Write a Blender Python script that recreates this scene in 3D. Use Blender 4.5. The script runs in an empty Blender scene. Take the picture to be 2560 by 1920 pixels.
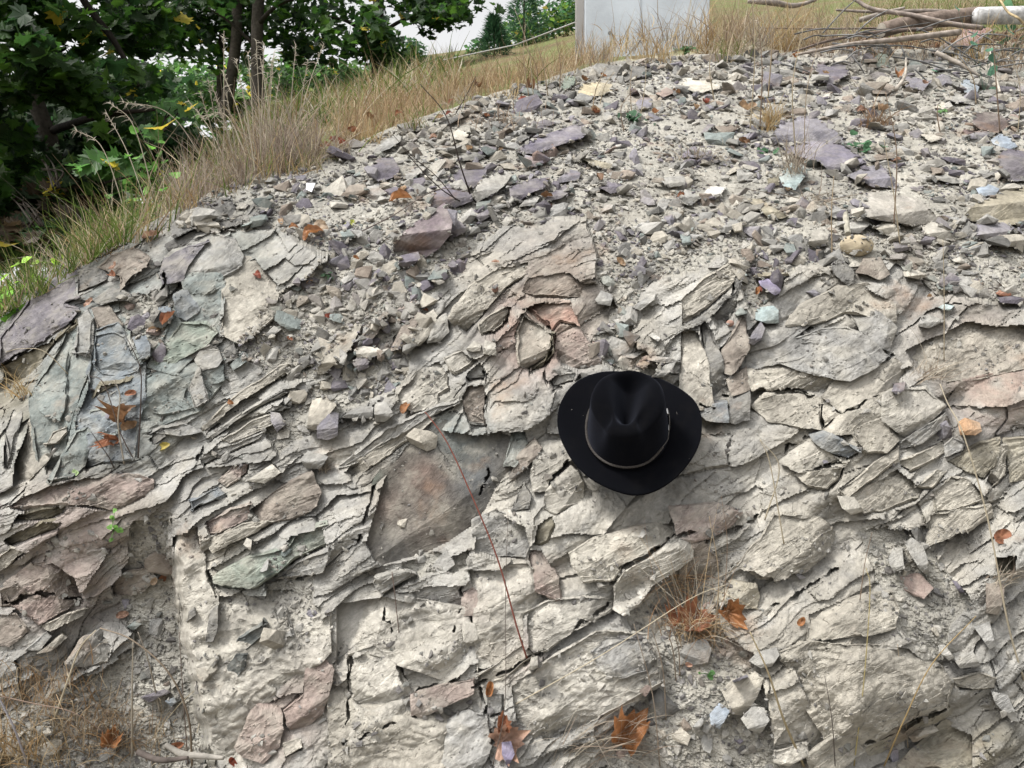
import bpy, math, random
import numpy as np
from mathutils import Vector, Matrix
from mathutils.bvhtree import BVHTree
from mathutils.geometry import tessellate_polygon
random.seed(7); RS = np.random.RandomState(11)
sc = bpy.context.scene
COL = sc.collection
# ---------------------------------------------------------------- camera
FPX = 1934.0; EYE = np.array([0.0, 0.0, 1.6])
cd = bpy.data.cameras.new('camera'); cam = bpy.data.objects.new('camera', cd); COL.objects.link(cam)
cam.location = EYE; cam.rotation_euler = (math.radians(90), 0, 0)
cd.sensor_width = 36; cd.lens = 36*FPX/2560; cd.clip_end = 500; cd.clip_start = 0.05
sc.camera = cam
# ---------------------------------------------------------------- sky, sun, exposure
SUN_EL, SUN_AZ = math.radians(56), math.radians(-38)      # light from upper left, a little behind the camera
w = bpy.data.worlds.new('World'); sc.world = w; w.use_nodes = True
nt = w.node_tree; bgn = nt.nodes['Background']
sky = nt.nodes.new('ShaderNodeTexSky'); sky.sky_type = 'NISHITA'; sky.sun_disc = False
sky.sun_elevation = SUN_EL; sky.sun_rotation = math.pi + SUN_AZ*-1
sky.air_density = 1.0; sky.dust_density = 4.0; sky.ozone_density = 1.0
hs = nt.nodes.new('ShaderNodeHueSaturation'); hs.inputs['Saturation'].default_value = 0.03
nt.links.new(sky.outputs[0], hs.inputs['Color']); nt.links.new(hs.outputs[0], bgn.inputs['Color'])
bgn.inputs['Strength'].default_value = 0.14
sl = bpy.data.lights.new('sun', 'SUN'); sl.energy = 2.9; sl.angle = math.radians(11); sl.color = (1, .96, .9)
so = bpy.data.objects.new('sun', sl); COL.objects.link(so)
ldir = Vector((0.52, 0.16, -0.84))
so.rotation_euler = ldir.to_track_quat('-Z', 'Y').to_euler(); so.location = (-3, -3, 8)
vs = sc.view_settings; vs.view_transform = 'Standard'; vs.look = 'None'; vs.gamma = 1; vs.use_curve_mapping = False
vs.exposure = 1.06
sc.cycles.max_bounces = 6; sc.cycles.transmission_bounces = 4; sc.cycles.diffuse_bounces = 4
# ---------------------------------------------------------------- numpy noise
PERM = RS.permutation(256); PERM = np.concatenate([PERM, PERM, PERM]).astype(np.int32)
GR = RS.normal(size=(256, 3)); GR /= np.linalg.norm(GR, axis=1)[:, None]
def perlin(x, y, z=0.0):
    x, y, z = np.broadcast_arrays(np.asarray(x, float), np.asarray(y, float), np.asarray(z, float))
    xi, yi, zi = np.floor(x), np.floor(y), np.floor(z)
    xf, yf, zf = x-xi, y-yi, z-zi
    X, Y, Z = xi.astype(np.int64) & 255, yi.astype(np.int64) & 255, zi.astype(np.int64) & 255
    f = lambda t: t*t*t*(t*(t*6-15)+10)
    uu, vv, ww = f(xf), f(yf), f(zf)
    out = 0
    for dx in (0, 1):
        wx = uu if dx else 1-uu
        for dy in (0, 1):
            wy = vv if dy else 1-vv
            for dz in (0, 1):
                if dz and not np.any(zf): continue
                wz = ww if dz else 1-ww
                g = GR[PERM[PERM[PERM[X+dx]+Y+dy]+Z+dz]]
                out = out + wx*wy*wz*(g[..., 0]*(xf-dx)+g[..., 1]*(yf-dy)+g[..., 2]*(zf-dz))
    return out*1.5
def hash2(i, j, s):
    h = PERM[PERM[PERM[i & 255]+(j & 255)]+(s & 255)]
    return h
R4 = RS.rand(256, 6)
def plates(r, q, L, W, seed):
    """anisotropic cells: returns per-point random row, local offset along q, edge distance"""
    x, y = r/L, q/W
    xi, yi = np.floor(x).astype(np.int64), np.floor(y).astype(np.int64)
    d1 = np.full(x.shape, 9.); d2 = np.full(x.shape, 9.); cid = np.zeros(x.shape, np.int64)
    ox = np.zeros(x.shape); oy = np.zeros(x.shape)
    for i in (-1, 0, 1):
        for j in (-1, 0, 1):
            h = hash2(xi+i, yi+j, seed)
            px = xi+i+.12+.76*R4[h, 0]; py = yi+j+.12+.76*R4[h, 1]
            ddx, ddy = x-px, y-py
            d = np.abs(ddx)*.55+np.sqrt(ddx*ddx+ddy*ddy)*.5+np.abs(ddy)*.2
            c = d < d1
            d2 = np.where(c, d1, np.minimum(d2, d))
            d1 = np.where(c, d, d1); cid = np.where(c, h, cid)
            ox = np.where(c, ddx, ox); oy = np.where(c, ddy, oy)
    return R4[cid], ox, oy, d2-d1
def sstep(a, b, x):
    t = np.clip((x-a)/(b-a), 0, 1); return t*t*(3-2*t)
# ---------------------------------------------------------------- base surface of the bank (photo pixels -> place)
CR = np.array([(-500,1080),(-300,960),(0,760),(130,668),(300,590),(430,530),(560,462),(700,420),(850,375),(1000,312),(1200,245),(1400,188),(1500,160),(1700,138),(1900,132),(2100,130),(2300,120),(2560,112),(3000,100)], float)
def crest(u): return np.interp(u, CR[:, 0], CR[:, 1])
def depth(u, v):
    a = (u-1280)/FPX; b = (960-v)/FPX
    pl = [2.06/np.clip(1-.577*b+.03*a, .3, 9), 1.695/np.clip(1-1.43*b, .3, 9), 1.44/np.clip(1-.7*b+.55*a, .3, 9), 1.75/np.clip(1-.25*b+.0*a, .3, 9)]
    k = 14.0
    y = np.log(sum(np.exp(k*p) for p in pl))/k
    # gully left of the pale rib, hollows
    rib = np.interp(v, [1150, 1290, 1500, 1700, 1920, 2200], [400, 440, 455, 485, 530, 560])+12*perlin(v/70, u*0+.5, 3.)+7*perlin(v/22, u*0+.5, 9.)
    y = y + .20*sstep(10, -18, u-rib)*sstep(1225, 1540, v)*(1-.4*sstep(350, 50, u))
    def hol(cu, cv, ru, rv, d, ang=0):
        c, s = math.cos(ang), math.sin(ang); du, dv = u-cu, v-cv
        e = ((du*c+dv*s)/ru)**2+((-du*s+dv*c)/rv)**2
        return d*np.exp(-e)
    y = y+hol(1700, 1500, 110, 45, .09, -.6)+hol(1580, 1480, 60, 28, .05, -.6)+hol(40, 960, 90, 60, .10, -.5)+hol(2330, 1850, 180, 60, .08, -.3)
    y = y-hol(2130, 1650, 230, 150, .05, -.4)-hol(1000, 1280, 200, 120, .02)-hol(2150, 1100, 250, 140, .03)
    return y
def W(u, v, h=0.0):
    u = np.asarray(u, float); v = np.asarray(v, float)
    y = depth(u, v)*(1-np.asarray(h, float)/FPX)
    return np.stack([y*(u-1280)/FPX, y, EYE[2]+y*(960-v)/FPX], -1)
def pt(u, v, y):                       # a place y metres ahead, seen at photo position u, v
    return np.array([y*(u-1280)/FPX, y, EYE[2]+y*(960-v)/FPX])
# ---------------------------------------------------------------- helpers
FADE = dict(grass_blade=.6, dry_leaf=.58, concrete=.72, bark=.6)
def mk(name, V, F, mat, parent=None, col=None, smooth=False, origin=None):
    V = np.asarray(V, float)
    if origin is None: origin = np.zeros(3)
    V = V-origin
    me = bpy.data.meshes.new(name); F = np.asarray(F)
    n, k = F.shape
    me.vertices.add(len(V)); me.vertices.foreach_set('co', V.astype(np.float32).ravel())
    me.loops.add(n*k); me.loops.foreach_set('vertex_index', F.astype(np.int32).ravel())
    me.polygons.add(n); me.polygons.foreach_set('loop_start', np.arange(0, n*k, k, dtype=np.int32))
    me.polygons.foreach_set('loop_total', np.full(n, k, dtype=np.int32))
    me.update(calc_edges=True); me.validate()
    if col is not None:
        col = np.asarray(col, float)
        if col.ndim == 1: col = np.tile(col, (len(V), 1))
        col = col*FADE.get(mat.name, 1)
        c4 = np.ones((len(V), 4), np.float32); c4[:, :3] = col
        at = me.color_attributes.new('Col', 'FLOAT_COLOR', 'POINT'); at.data.foreach_set('color', c4.ravel())
    me.polygons.foreach_set('use_smooth', np.full(n, bool(smooth)))
    me.materials.append(mat)
    o = bpy.data.objects.new(name, me); COL.objects.link(o)
    if parent is not None:
        o.parent = parent
        pl = np.array(parent.location)
        o.location = Vector(origin-pl)
    else: o.location = Vector(origin)
    return o
def tag(o, label=None, cat=None, group=None, kind=None):
    for k, x in (('label', label), ('category', cat), ('group', group), ('kind', kind)):
        if x: o[k] = x
    return o
def empty(name, loc=(0, 0, 0)):
    o = bpy.data.objects.new(name, None); COL.objects.link(o); o.location = Vector(loc); o.empty_display_size = .05
    return o
class Geo:
    """collects tri geometry in one mesh"""
    def __init__(s): s.V = []; s.F = []; s.C = []; s.n = 0
    def add(s, V, F, c=(1, 1, 1)):
        V = np.asarray(V, float); F = np.asarray(F, int)
        if F.shape[1] == 4: F = np.concatenate([F[:, [0, 1, 2]], F[:, [0, 2, 3]]])
        s.V.append(V); s.F.append(F+s.n); c = np.asarray(c, float)
        s.C.append(np.tile(c, (len(V), 1)) if c.ndim == 1 else c); s.n += len(V); return s
    def build(s, name, mat, parent=None, smooth=False, origin=None):
        return mk(name, np.concatenate(s.V), np.concatenate(s.F), mat, parent, np.concatenate(s.C), smooth, origin)
def tube(path, rad, sides=7, cap=True):
    P = np.asarray(path, float); n = len(P); rad = np.broadcast_to(np.asarray(rad, float), (n,))
    T = np.gradient(P, axis=0); T /= np.linalg.norm(T, axis=1)[:, None]+1e-9
    ref = np.array([0.3, .2, 1.]) if abs(T[0][2]) < .85 else np.array([1., .2, 0])
    A = np.cross(T, ref); A /= np.linalg.norm(A, axis=1)[:, None]+1e-9; B = np.cross(T, A)
    th = np.arange(sides)*2*math.pi/sides
    V = (P[:, None]+rad[:, None, None]*(np.cos(th)[None, :, None]*A[:, None]+np.sin(th)[None, :, None]*B[:, None])).reshape(-1, 3)
    i = np.arange(n-1)[:, None]*sides; j = np.arange(sides)[None]; j2 = (j+1) % sides
    F = np.stack([i+j, i+j2, i+sides+j2, i+sides+j], -1).reshape(-1, 4)
    if cap:
        V = np.vstack([V, P[0], P[-1]]); c0 = n*sides; j = np.arange(sides); j2 = (j+1) % sides
        F = np.vstack([F, np.stack([j2, j, np.full(sides, c0), np.full(sides, c0)], 1)[:, [0, 1, 2, 2]]])
        F = np.concatenate([F[:, [0, 1, 2]], F[:, [0, 2, 3]]]); F = F[(F[:, 0] != F[:, 1]) & (F[:, 1] != F[:, 2]) & (F[:, 0] != F[:, 2])]
        e = (n-1)*sides
        F = np.vstack([F, np.stack([e+j, e+j2, np.full(sides, c0+1)], 1)])
    else: F = np.concatenate([F[:, [0, 1, 2]], F[:, [0, 2, 3]]])
    return V, F
def smooth_path(pts, n=24):
    P = np.asarray(pts, float)
    if len(P) < 3:
        t = np.linspace(0, 1, n)[:, None]; return P[0]*(1-t)+P[-1]*t
    Q = np.vstack([2*P[0]-P[1], P, 2*P[-1]-P[-2]]); out = []
    m = max(2, n//(len(P)-1))
    for i in range(len(P)-1):
        p0, p1, p2, p3 = Q[i:i+4]
        for t in np.linspace(0, 1, m, endpoint=False):
            out.append(.5*((2*p1)+(-p0+p2)*t+(2*p0-5*p1+4*p2-p3)*t*t+(-p0+3*p1-3*p2+p3)*t**3))
    out.append(P[-1]); return np.array(out)
def subdiv(V, T, L, maxit=9):
    V = np.asarray(V, float); T = np.asarray(T, int)
    for _ in range(maxit):
        E = np.stack([T[:, [0, 1]], T[:, [1, 2]], T[:, [2, 0]]], 1).reshape(-1, 2); E.sort(axis=1)
        U, inv = np.unique(E, axis=0, return_inverse=True); inv = inv.ravel()
        m = np.linalg.norm(V[U[:, 0]]-V[U[:, 1]], axis=1) > L
        if not m.any(): break
        mid = np.full(len(U), -1); mid[m] = len(V)+np.arange(m.sum())
        V = np.vstack([V, (V[U[m, 0]]+V[U[m, 1]])/2])
        M = mid[inv].reshape(-1, 3); k = (M >= 0).sum(1); out = [T[k == 0]]
        s = k == 3; t, q = T[s], M[s]
        out += [np.stack(x, 1) for x in ((t[:, 0], q[:, 0], q[:, 2]), (q[:, 0], t[:, 1], q[:, 1]), (q[:, 2], q[:, 1], t[:, 2]), (q[:, 0], q[:, 1], q[:, 2]))]
        for r in range(3):
            a, b, c = r, (r+1) % 3, (r+2) % 3
            s = (k == 1) & (M[:, a] >= 0); t, q = T[s], M[s]
            out += [np.stack(x, 1) for x in ((t[:, a], q[:, a], t[:, c]), (q[:, a], t[:, b], t[:, c]))]
            s = (k == 2) & (M[:, c] < 0); t, q = T[s], M[s]
            out += [np.stack(x, 1) for x in ((q[:, a], t[:, b], q[:, b]), (t[:, a], q[:, a], q[:, b]), (t[:, a], q[:, b], t[:, c]))]
        T = np.vstack(out)
    return V, T
def vnorm(V, T):
    n = np.cross(V[T[:, 1]]-V[T[:, 0]], V[T[:, 2]]-V[T[:, 0]]); N = np.zeros_like(V)
    for i in range(3): np.add.at(N, T[:, i], n)
    return N/(np.linalg.norm(N, axis=1)[:, None]+1e-12)
# ---------------------------------------------------------------- materials
def newmat(name):
    m = bpy.data.materials.new(name); m.use_nodes = True; return m, m.node_tree, m.node_tree.nodes['Principled BSDF']
def rock_mat(name, bump=1.0, dust=.35):
    m, t, p = newmat(name); N = t.nodes.new; Lk = t.links.new
    geo = N('ShaderNodeNewGeometry'); at = N('ShaderNodeAttribute'); at.attribute_name = 'Col'
    mp = N('ShaderNodeMapping'); mp.vector_type = 'TEXTURE'; mp.inputs['Rotation'].default_value = (math.radians(35), math.radians(-30), 0); mp.inputs['Scale'].default_value = (1, 1, .16)
    Lk(geo.outputs['Position'], mp.inputs['Vector'])
    def noise(scale, detail, src, rough=.6):
        n = N('ShaderNodeTexNoise'); n.inputs['Scale'].default_value = scale; n.inputs['Detail'].default_value = detail; n.inputs['Roughness'].default_value = rough
        Lk(src, n.inputs['Vector']); return n.outputs['Fac']
    pos = geo.outputs['Position']
    def ramp(src, a, b, c0, c1):
        r = N('ShaderNodeMapRange'); r.inputs['From Min'].default_value = a; r.inputs['From Max'].default_value = b
        r.inputs['To Min'].default_value = c0; r.inputs['To Max'].default_value = c1; Lk(src, r.inputs['Value']); return r.outputs['Result']
    def mul(a, b):
        x = N('ShaderNodeMath'); x.operation = 'MULTIPLY'; Lk(a, x.inputs[0]); Lk(b, x.inputs[1]); return x.outputs[0]
    v1 = ramp(noise(9, 8, pos), .3, .7, .72, 1.22)
    v2 = ramp(noise(70, 6, pos, .7), .3, .7, .8, 1.18)
    v3 = ramp(noise(38, 5, mp.outputs[0]), .35, .65, .86, 1.12)
    vv = mul(mul(v1, v2), v3)
    mx = N('ShaderNodeVectorMath'); mx.operation = 'SCALE'; Lk(at.outputs['Color'], mx.inputs[0]); Lk(vv, mx.inputs['Scale'])
    # pale dust caught in patches
    du = N('ShaderNodeMix'); du.data_type = 'RGBA'; du.inputs['B'].default_value = (.33, .31, .265, 1)
    Lk(ramp(noise(16, 9, pos, .68), .47, .66, 0, dust), du.inputs['Factor']); Lk(mx.outputs[0], du.inputs['A'])
    # rusty iron stains
    ru = N('ShaderNodeMix'); ru.data_type = 'RGBA'; ru.inputs['B'].default_value = (.21, .13, .08, 1)
    Lk(ramp(noise(4.3, 7, pos, .62), .60, .74, 0, .5), ru.inputs['Factor']); Lk(du.outputs['Result'], ru.inputs['A'])
    Lk(ru.outputs['Result'], p.inputs['Base Color'])
    p.inputs['Roughness'].default_value = .92; p.inputs['Specular IOR Level'].default_value = .15
    hb = N('ShaderNodeMath'); hb.operation = 'ADD'; Lk(noise(110, 10, pos, .72), hb.inputs[0]); Lk(noise(90, 6, mp.outputs[0], .65), hb.inputs[1])
    bp = N('ShaderNodeBump'); bp.inputs['Strength'].default_value = min(1, .75*bump); bp.inputs['Distance'].default_value = .006
    Lk(hb.outputs[0], bp.inputs['Height']); Lk(bp.outputs[0], p.inputs['Normal'])
    return m
M_ROCK = rock_mat('layered_rock'); M_STONE = rock_mat('loose_stone', .8, .22); M_SMOOTH = rock_mat('smooth_stone', .35, .12)
def attr_mat(name, rough=.8, trans=0.0, spec=.2, var=.0, vscale=40, bump=0, bscale=60):
    m, t, p = newmat(name); at = t.nodes.new('ShaderNodeAttribute'); at.attribute_name = 'Col'
    src = at.outputs['Color']
    geo = t.nodes.new('ShaderNodeNewGeometry')
    if var:
        n = t.nodes.new('ShaderNodeTexNoise'); n.inputs['Scale'].default_value = vscale; n.inputs['Detail'].default_value = 6; t.links.new(geo.outputs['Position'], n.inputs['Vector'])
        r = t.nodes.new('ShaderNodeMapRange'); r.inputs['From Min'].default_value = .3; r.inputs['From Max'].default_value = .7; r.inputs['To Min'].default_value = 1-var; r.inputs['To Max'].default_value = 1+var
        t.links.new(n.outputs['Fac'], r.inputs['Value']); x = t.nodes.new('ShaderNodeVectorMath'); x.operation = 'SCALE'
        t.links.new(src, x.inputs[0]); t.links.new(r.outputs[0], x.inputs['Scale']); src = x.outputs[0]
    t.links.new(src, p.inputs['Base Color']); p.inputs['Roughness'].default_value = rough; p.inputs['Specular IOR Level'].default_value = spec
    if bump:
        n = t.nodes.new('ShaderNodeTexNoise'); n.inputs['Scale'].default_value = bscale; n.inputs['Detail'].default_value = 8; t.links.new(geo.outputs['Position'], n.inputs['Vector'])
        bp = t.nodes.new('ShaderNodeBump'); bp.inputs['Strength'].default_value = bump; bp.inputs['Distance'].default_value = .004
        t.links.new(n.outputs['Fac'], bp.inputs['Height']); t.links.new(bp.outputs[0], p.inputs['Normal'])
    if trans:
        tr = t.nodes.new('ShaderNodeBsdfTranslucent'); mx = t.nodes.new('ShaderNodeMixShader'); mx.inputs[0].default_value = trans
        b = t.nodes.new('ShaderNodeVectorMath'); b.operation = 'SCALE'; b.inputs['Scale'].default_value = 1.6; t.links.new(src, b.inputs[0])
        t.links.new(b.outputs[0], tr.inputs['Color']); out = t.nodes['Material Output']
        t.links.new(p.outputs[0], mx.inputs[1]); t.links.new(tr.outputs[0], mx.inputs[2]); t.links.new(mx.outputs[0], out.inputs['Surface'])
    return m
M_LEAF = attr_mat('green_leaf', .55, .5, .3, .25, 12)
M_DRYLEAF = attr_mat('dry_leaf', .6, .25, .3, .3, 70, .5, 90)
M_GRASS = attr_mat('grass_blade', .7, .3, .2)
M_BARK = attr_mat('bark', .9, 0, .1, .35, 35, .9, 50)
M_SOIL = attr_mat('soil', .95, 0, .1, .35, 20, .9, 70)
M_WALL = attr_mat('concrete', .8, 0, .2, .16, 3.5, .3, 60)
C = dict(beige=(.40,.365,.30), pale=(.46,.43,.37), cream=(.52,.48,.40), grey=(.31,.305,.29), mid=(.335,.325,.30), dark=(.13,.125,.12), dgrey=(.18,.175,.165), purple=(.155,.138,.168),
         lpurple=(.22,.207,.24), teal=(.205,.24,.23), blue=(.185,.215,.245), brown=(.25,.2,.16), rust=(.34,.19,.14), pink=(.33,.245,.21), olive=(.21,.185,.125), yellow=(.5,.42,.26), white=(.62,.6,.55), green=(.24,.29,.235))

for k_, c_ in list(C.items()):      # weathered: everything under a thin grey film
    g_ = sum(c_)/3; C[k_] = tuple(.66*(g_+(x-g_)*.8) for x in c_)
# ================================================================ the bedrock face
TH = math.radians(33)
def warp(u, v):
    du = 6*perlin(u/75, v/75, 3.3)+2.0*perlin(u/24, v/24, 7.1)+1.0*perlin(u/9, v/9, 1.7)
    dv = 6*perlin(u/75, v/75, 13.3)+2.0*perlin(u/24, v/24, 17.1)+1.0*perlin(u/9, v/9, 11.7)
    return u+du, v+dv
def strata(u, v):
    a = 55*perlin(u/420, v/420, 21.5)+20*perlin(u/130, v/130, 2.5)
    r = u*math.cos(TH)-v*math.sin(TH); q = u*math.sin(TH)+v*math.cos(TH)+a
    return r, q
def inpoly(u, v, P):
    c = np.zeros(u.shape, bool); n = len(P); j = n-1
    for i in range(n):
        xi, yi = P[i]; xj, yj = P[j]
        if yi != yj:
            c ^= ((yi > v) != (yj > v)) & (u < (xj-xi)*(v-yi)/(yj-yi)+xi)
        j = i
    return c
# zones of loose rubble over the rock (photo positions)
RUB = [[(430,570),(500,480),(640,300),(2700,-200),(2700,770),(2350,740),(2230,650),(2090,660),(2000,650),(1880,780),(1860,740),(1800,640),(1610,720),(1570,840),(1700,940),(1560,930),(1480,880),(1540,770),(1500,690),(1470,540),(1270,560),(1130,680),(1000,830),(880,920),(720,960),(620,900),(560,900),(640,780),(820,640),(700,560),(560,580)],
       [(780,960),(1000,860),(1060,800),(1000,960),(860,1040),(700,1130),(660,1060)],
       [(320,1290),(420,1290),(430,1500),(500,1700),(540,1960),(0,1960),(0,1800),(200,1700),(330,1620),(300,1500)],
       [(650,1420),(760,1330),(800,1600),(700,1640)], [(1560,1480),(1760,1500),(1900,1650),(1960,1960),(1500,1960),(1600,1700)],
       [(2150,1330),(2300,1300),(2420,1500),(2350,1650),(2230,1560)], [(300,720),(420,740),(400,900),(340,850)], [(1000,1400),(1180,1370),(1180,1410),(1000,1450)]]
def rubble(u, v):
    uw, vw = u+22*perlin(u/90, v/90, 5.)+7*perlin(u/25, v/25, 6.), v+22*perlin(u/90, v/90, 15.)+7*perlin(u/25, v/25, 16.)
    m = np.zeros(u.shape)
    for P in RUB: m = np.maximum(m, inpoly(uw, vw, P))
    return m
SMOOTH = [(1450,1330,210),(930,1680,240),(1180,1260,90),(2000,1080,190),(1330,1500,160),(2080,1500,170),(560,1500,90),(2380,900,230),(300,1060,150),(610,640,110),(1150,1600,150),(1950,1750,200),(1400,1020,120),(850,1900,200),(1500,1700,140)]
def facets(x, y, seed, slope=.7):
    xi, yi = np.floor(x).astype(np.int64), np.floor(y).astype(np.int64); best = np.full(x.shape, -99.)
    for i in (-1, 0, 1):
        for j in (-1, 0, 1):
            h = hash2(xi+i, yi+j, seed)
            dx = x-(xi+i+.1+.8*R4[h, 0]); dy = y-(yi+j+.1+.8*R4[h, 1])
            best = np.maximum(best, .5*R4[h, 2]+slope*((R4[h, 3]-.5)*dx+(R4[h, 4]-.5)*dy)-.75*(dx*dx+dy*dy))
    return best
def smf(u, v):
    sm = sstep(-.2, .3, perlin(u/170, v/120, 66.))*.8
    for cu, cv, rr in SMOOTH: sm = np.maximum(sm, np.exp(-(((u-cu)**2+(v-cv)**2)/rr**2)**2)*np.clip(1.1+1.2*perlin(u/50, v/40, 67.), 0, 1))
    return sm
def big_h(u, v):
    uw, vw = warp(u, v); r, q = strata(uw, vw); sm = smf(u, v)
    return 60*facets(r/310, q/105, 3, 1.7)+34*(1-.45*sm)*facets(r/150+5, q/52, 8, 2.1)+6*(1-.85*sm)*facets(r/55, q/15, 14, 1.8)-16
CRK = None
def cracks(u, v):
    global CRK
    if CRK is None:
        CRK = []
        for t, s, w_ in CRACKS:
            Q = P(t, s)
            for a, b in zip(Q[:-1], Q[1:]): CRK.append((a, b, w_))
    uw, vw = u+9*perlin(u/30, v/30, 80.)+3*perlin(u/9, v/9, 81.), v+9*perlin(u/30, v/30, 82.)+3*perlin(u/9, v/9, 83.)
    out = np.zeros(u.shape)
    for (a, b, w_) in CRK:
        m = np.where((u > min(a[0], b[0])-40) & (u < max(a[0], b[0])+40) & (v > min(a[1], b[1])-40) & (v < max(a[1], b[1])+40))[0]
        if not len(m): continue
        dx, dy = b[0]-a[0], b[1]-a[1]; t = np.clip(((uw[m]-a[0])*dx+(vw[m]-a[1])*dy)/(dx*dx+dy*dy), 0, 1)
        d = np.hypot(uw[m]-a[0]-t*dx, vw[m]-a[1]-t*dy)+4.5*np.clip(.12-perlin(u[m]/45, v[m]/45, 84.), 0, 1)*4; out[m] = np.maximum(out[m], sstep(w_, w_*.45, d))
    return out
CRACKS = [('H','860,1120 1000,1050 1180,960 1290,900 1500,750 1700,610 1760,560',6),('H','1760,450 1830,340 1960,270 2180,150 2330,100',7),('E','240,1410 215,1500 170,1640 110,1840',5),
 ('E','960,1250 950,1380 900,1540',4),('E','1470,1310 1430,1370 1350,1430 1310,1530',5),('E','1300,390 1370,500 1355,620 1320,720 1330,800',5),('E','930,740 940,850 935,980 960,1090',5),
 ('F','650,1310 700,1230 820,1170',5),('F','740,1385 900,1360 1060,1330',4),('F','480,860 680,872 880,888 1000,790 1190,725 1370,640',6),('F','880,890 900,1000 920,1100',5),('F','930,1110 1050,1010 1260,885',5),
 ('G','1370,478 1650,484 1900,432 2070,385',5),('G','1330,370 1350,440 1380,540',6),('H','270,610 290,680 340,760',4),('H','790,480 770,600 730,750',4),('H','60,920 60,1180 40,1400',5),('H','360,980 470,1150',5),
 ('H','480,1310 330,1360 200,1420 40,1470',5),('H','900,1140 960,1320 980,1480',5),('I','370,340 600,430 830,380',5),('I','1180,1490 1400,1390 1700,1260',9),('I','600,590 750,520 880,440 1050,340',7),
 ('D','1280,1290 1330,1130 1600,940',5),('D','0,700 120,645 300,555 470,425',7),('D','1040,40 1060,180 1000,260',6),('E','1370,850 1500,780 1560,740',5),('F','130,940 210,960 300,900',5),('G','0,600 240,520 540,560',6),('H','470,1170 700,1080 950,1000',5),('I','160,180 300,140 500,20',9)]
def rock_h(u, v, rub=None):
    uw, vw = warp(u, v); r, q = strata(uw, vw)
    R, ox, oy, e = plates(r, q, 300, 66, 5)
    h = big_h(u, v)+9*perlin(u/260, v/260, 9.)+14*(R[:, 0]-.5)+ox*14*(R[:, 1]-.5)+oy*(6+20*(R[:, 2]-.3))
    h -= 14*sstep(.035, 0, e)*(R[:, 3] > .7)
    sm = smf(u, v); k1 = 1-.85*sm
    R, ox, oy, e = plates(r+17, q, 120, 34, 9); h0_ = h
    h = 0
    h += 7*(R[:, 0]-.5)+ox*8*(R[:, 1]-.5)+oy*(2+9*(R[:, 2]-.2)); h -= 5*sstep(.05, 0, e)*(R[:, 3] > .8)
    R, ox, oy, e = plates(r, q+5, 70, 8, 31)
    m = sstep(-.15, .3, perlin(u/110, v/110, 33.))
    h += (2.8*(R[:, 0]-.5)+oy*3.2*R[:, 2])*(.2+m)
    wv = (q+9*perlin(r/60, q/30, 40.))/11.5
    h += (1-.7*sm)*3.2*(wv-np.floor(wv)-.5)*sstep(.0, .35, perlin(u/140, v/90, 44.))
    h = h0_+h*k1
    h += sm*(2.2*np.abs(perlin(u/26, v/20, 52.))+2.*perlin(u/11, v/9, 53.))
    h += 1.6*perlin(u/14, v/14, 50.)+.9*perlin(u/6, v/6, 51.)
    return h
def rub_h(u, v):
    R, ox, oy, e = plates(u+.4*v, v, 26, 15, 77)
    R2, ox2, oy2, e2 = plates(u-.3*v, v, 12, 7, 78)
    return 10*perlin(u/120, v/90, 60.)+5*perlin(u/40, v/30, 61.)+5*(R[:, 0]-.5)+ox*4*(R[:, 1]-.5)+oy*5*(R[:, 2]-.3)+2.4*(R2[:, 0]-.5)+oy2*2.2+1.0*perlin(u/5, v/5, 62.)
TINT = [(300,880,220,'teal',.95),(200,1060,180,'teal',.8),(560,650,130,'teal',.5),(1130,1090,90,'teal',.6),(640,1420,90,'teal',.5),(90,760,110,'purple',.6),(880,880,90,'teal',.35),
        (200,1330,170,'pink',.55),(140,1480,110,'pink',.5),(1340,820,110,'rust',.7),(1400,700,130,'brown',.7),(1020,1260,100,'brown',.5),(2420,860,150,'brown',.55),(2500,960,110,'rust',.4),
        (700,1790,110,'pink',.8),(790,1700,70,'pink',.8),(1340,1430,60,'pink',.7),(1190,1520,50,'pink',.7),(1300,1620,80,'pink',.35),(2350,1350,120,'beige',.6),(900,1700,200,'pale',.6),(540,1420,90,'cream',.8),(560,1620,90,'cream',.8),(600,1850,90,'cream',.6),(1300,1350,150,'pale',.5),
        (2000,1650,300,'beige',.6),(1500,1350,120,'cream',.5),(480,1500,70,'cream',1),(520,1750,60,'cream',1),(2480,1880,90,'olive',.7),(1850,1850,200,'beige',.6),(30,1000,90,'olive',.6),(2080,1150,200,'beige',.6),
        (2300,400,170,'cream',.55),(1950,600,120,'beige',.4),(1650,580,120,'beige',.5)]
def base_col(u, v, rub):
    c = np.tile(np.array(C['mid']), (len(u), 1)); n = perlin(u/170, v/150, 70.)-.12
    c = c*(1-sstep(-.1, .4, n)[:, None]*.6)+np.array(C['beige'])*(sstep(-.1, .4, n)[:, None]*.6)
    n2 = perlin(u/60, v/45, 71.)
    for (cu, cv, rr, k, s) in TINT:
        m = min(1, 1.25*s)*np.exp(-(((u-cu)**2+(v-cv)**2)/rr**2)**1.3)*np.clip(1.1+1.6*n2, 0, 1); c = c*(1-m[:, None])+np.array(C[k])*m[:, None]
    rc = np.array((.245, .235, .207))*(1+.25*perlin(u/200, v/120, 72.))[:, None]
    k = (.75*rub)[:, None]; c = c*(1-k)+rc*k
    uw, vw = warp(u, v); r, q = strata(uw, vw); R, _, _, _ = plates(r+17, q, 82, 30, 9)
    return np.clip(c*(.86+.28*R[:, 4])[:, None], .02, .8)
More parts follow.
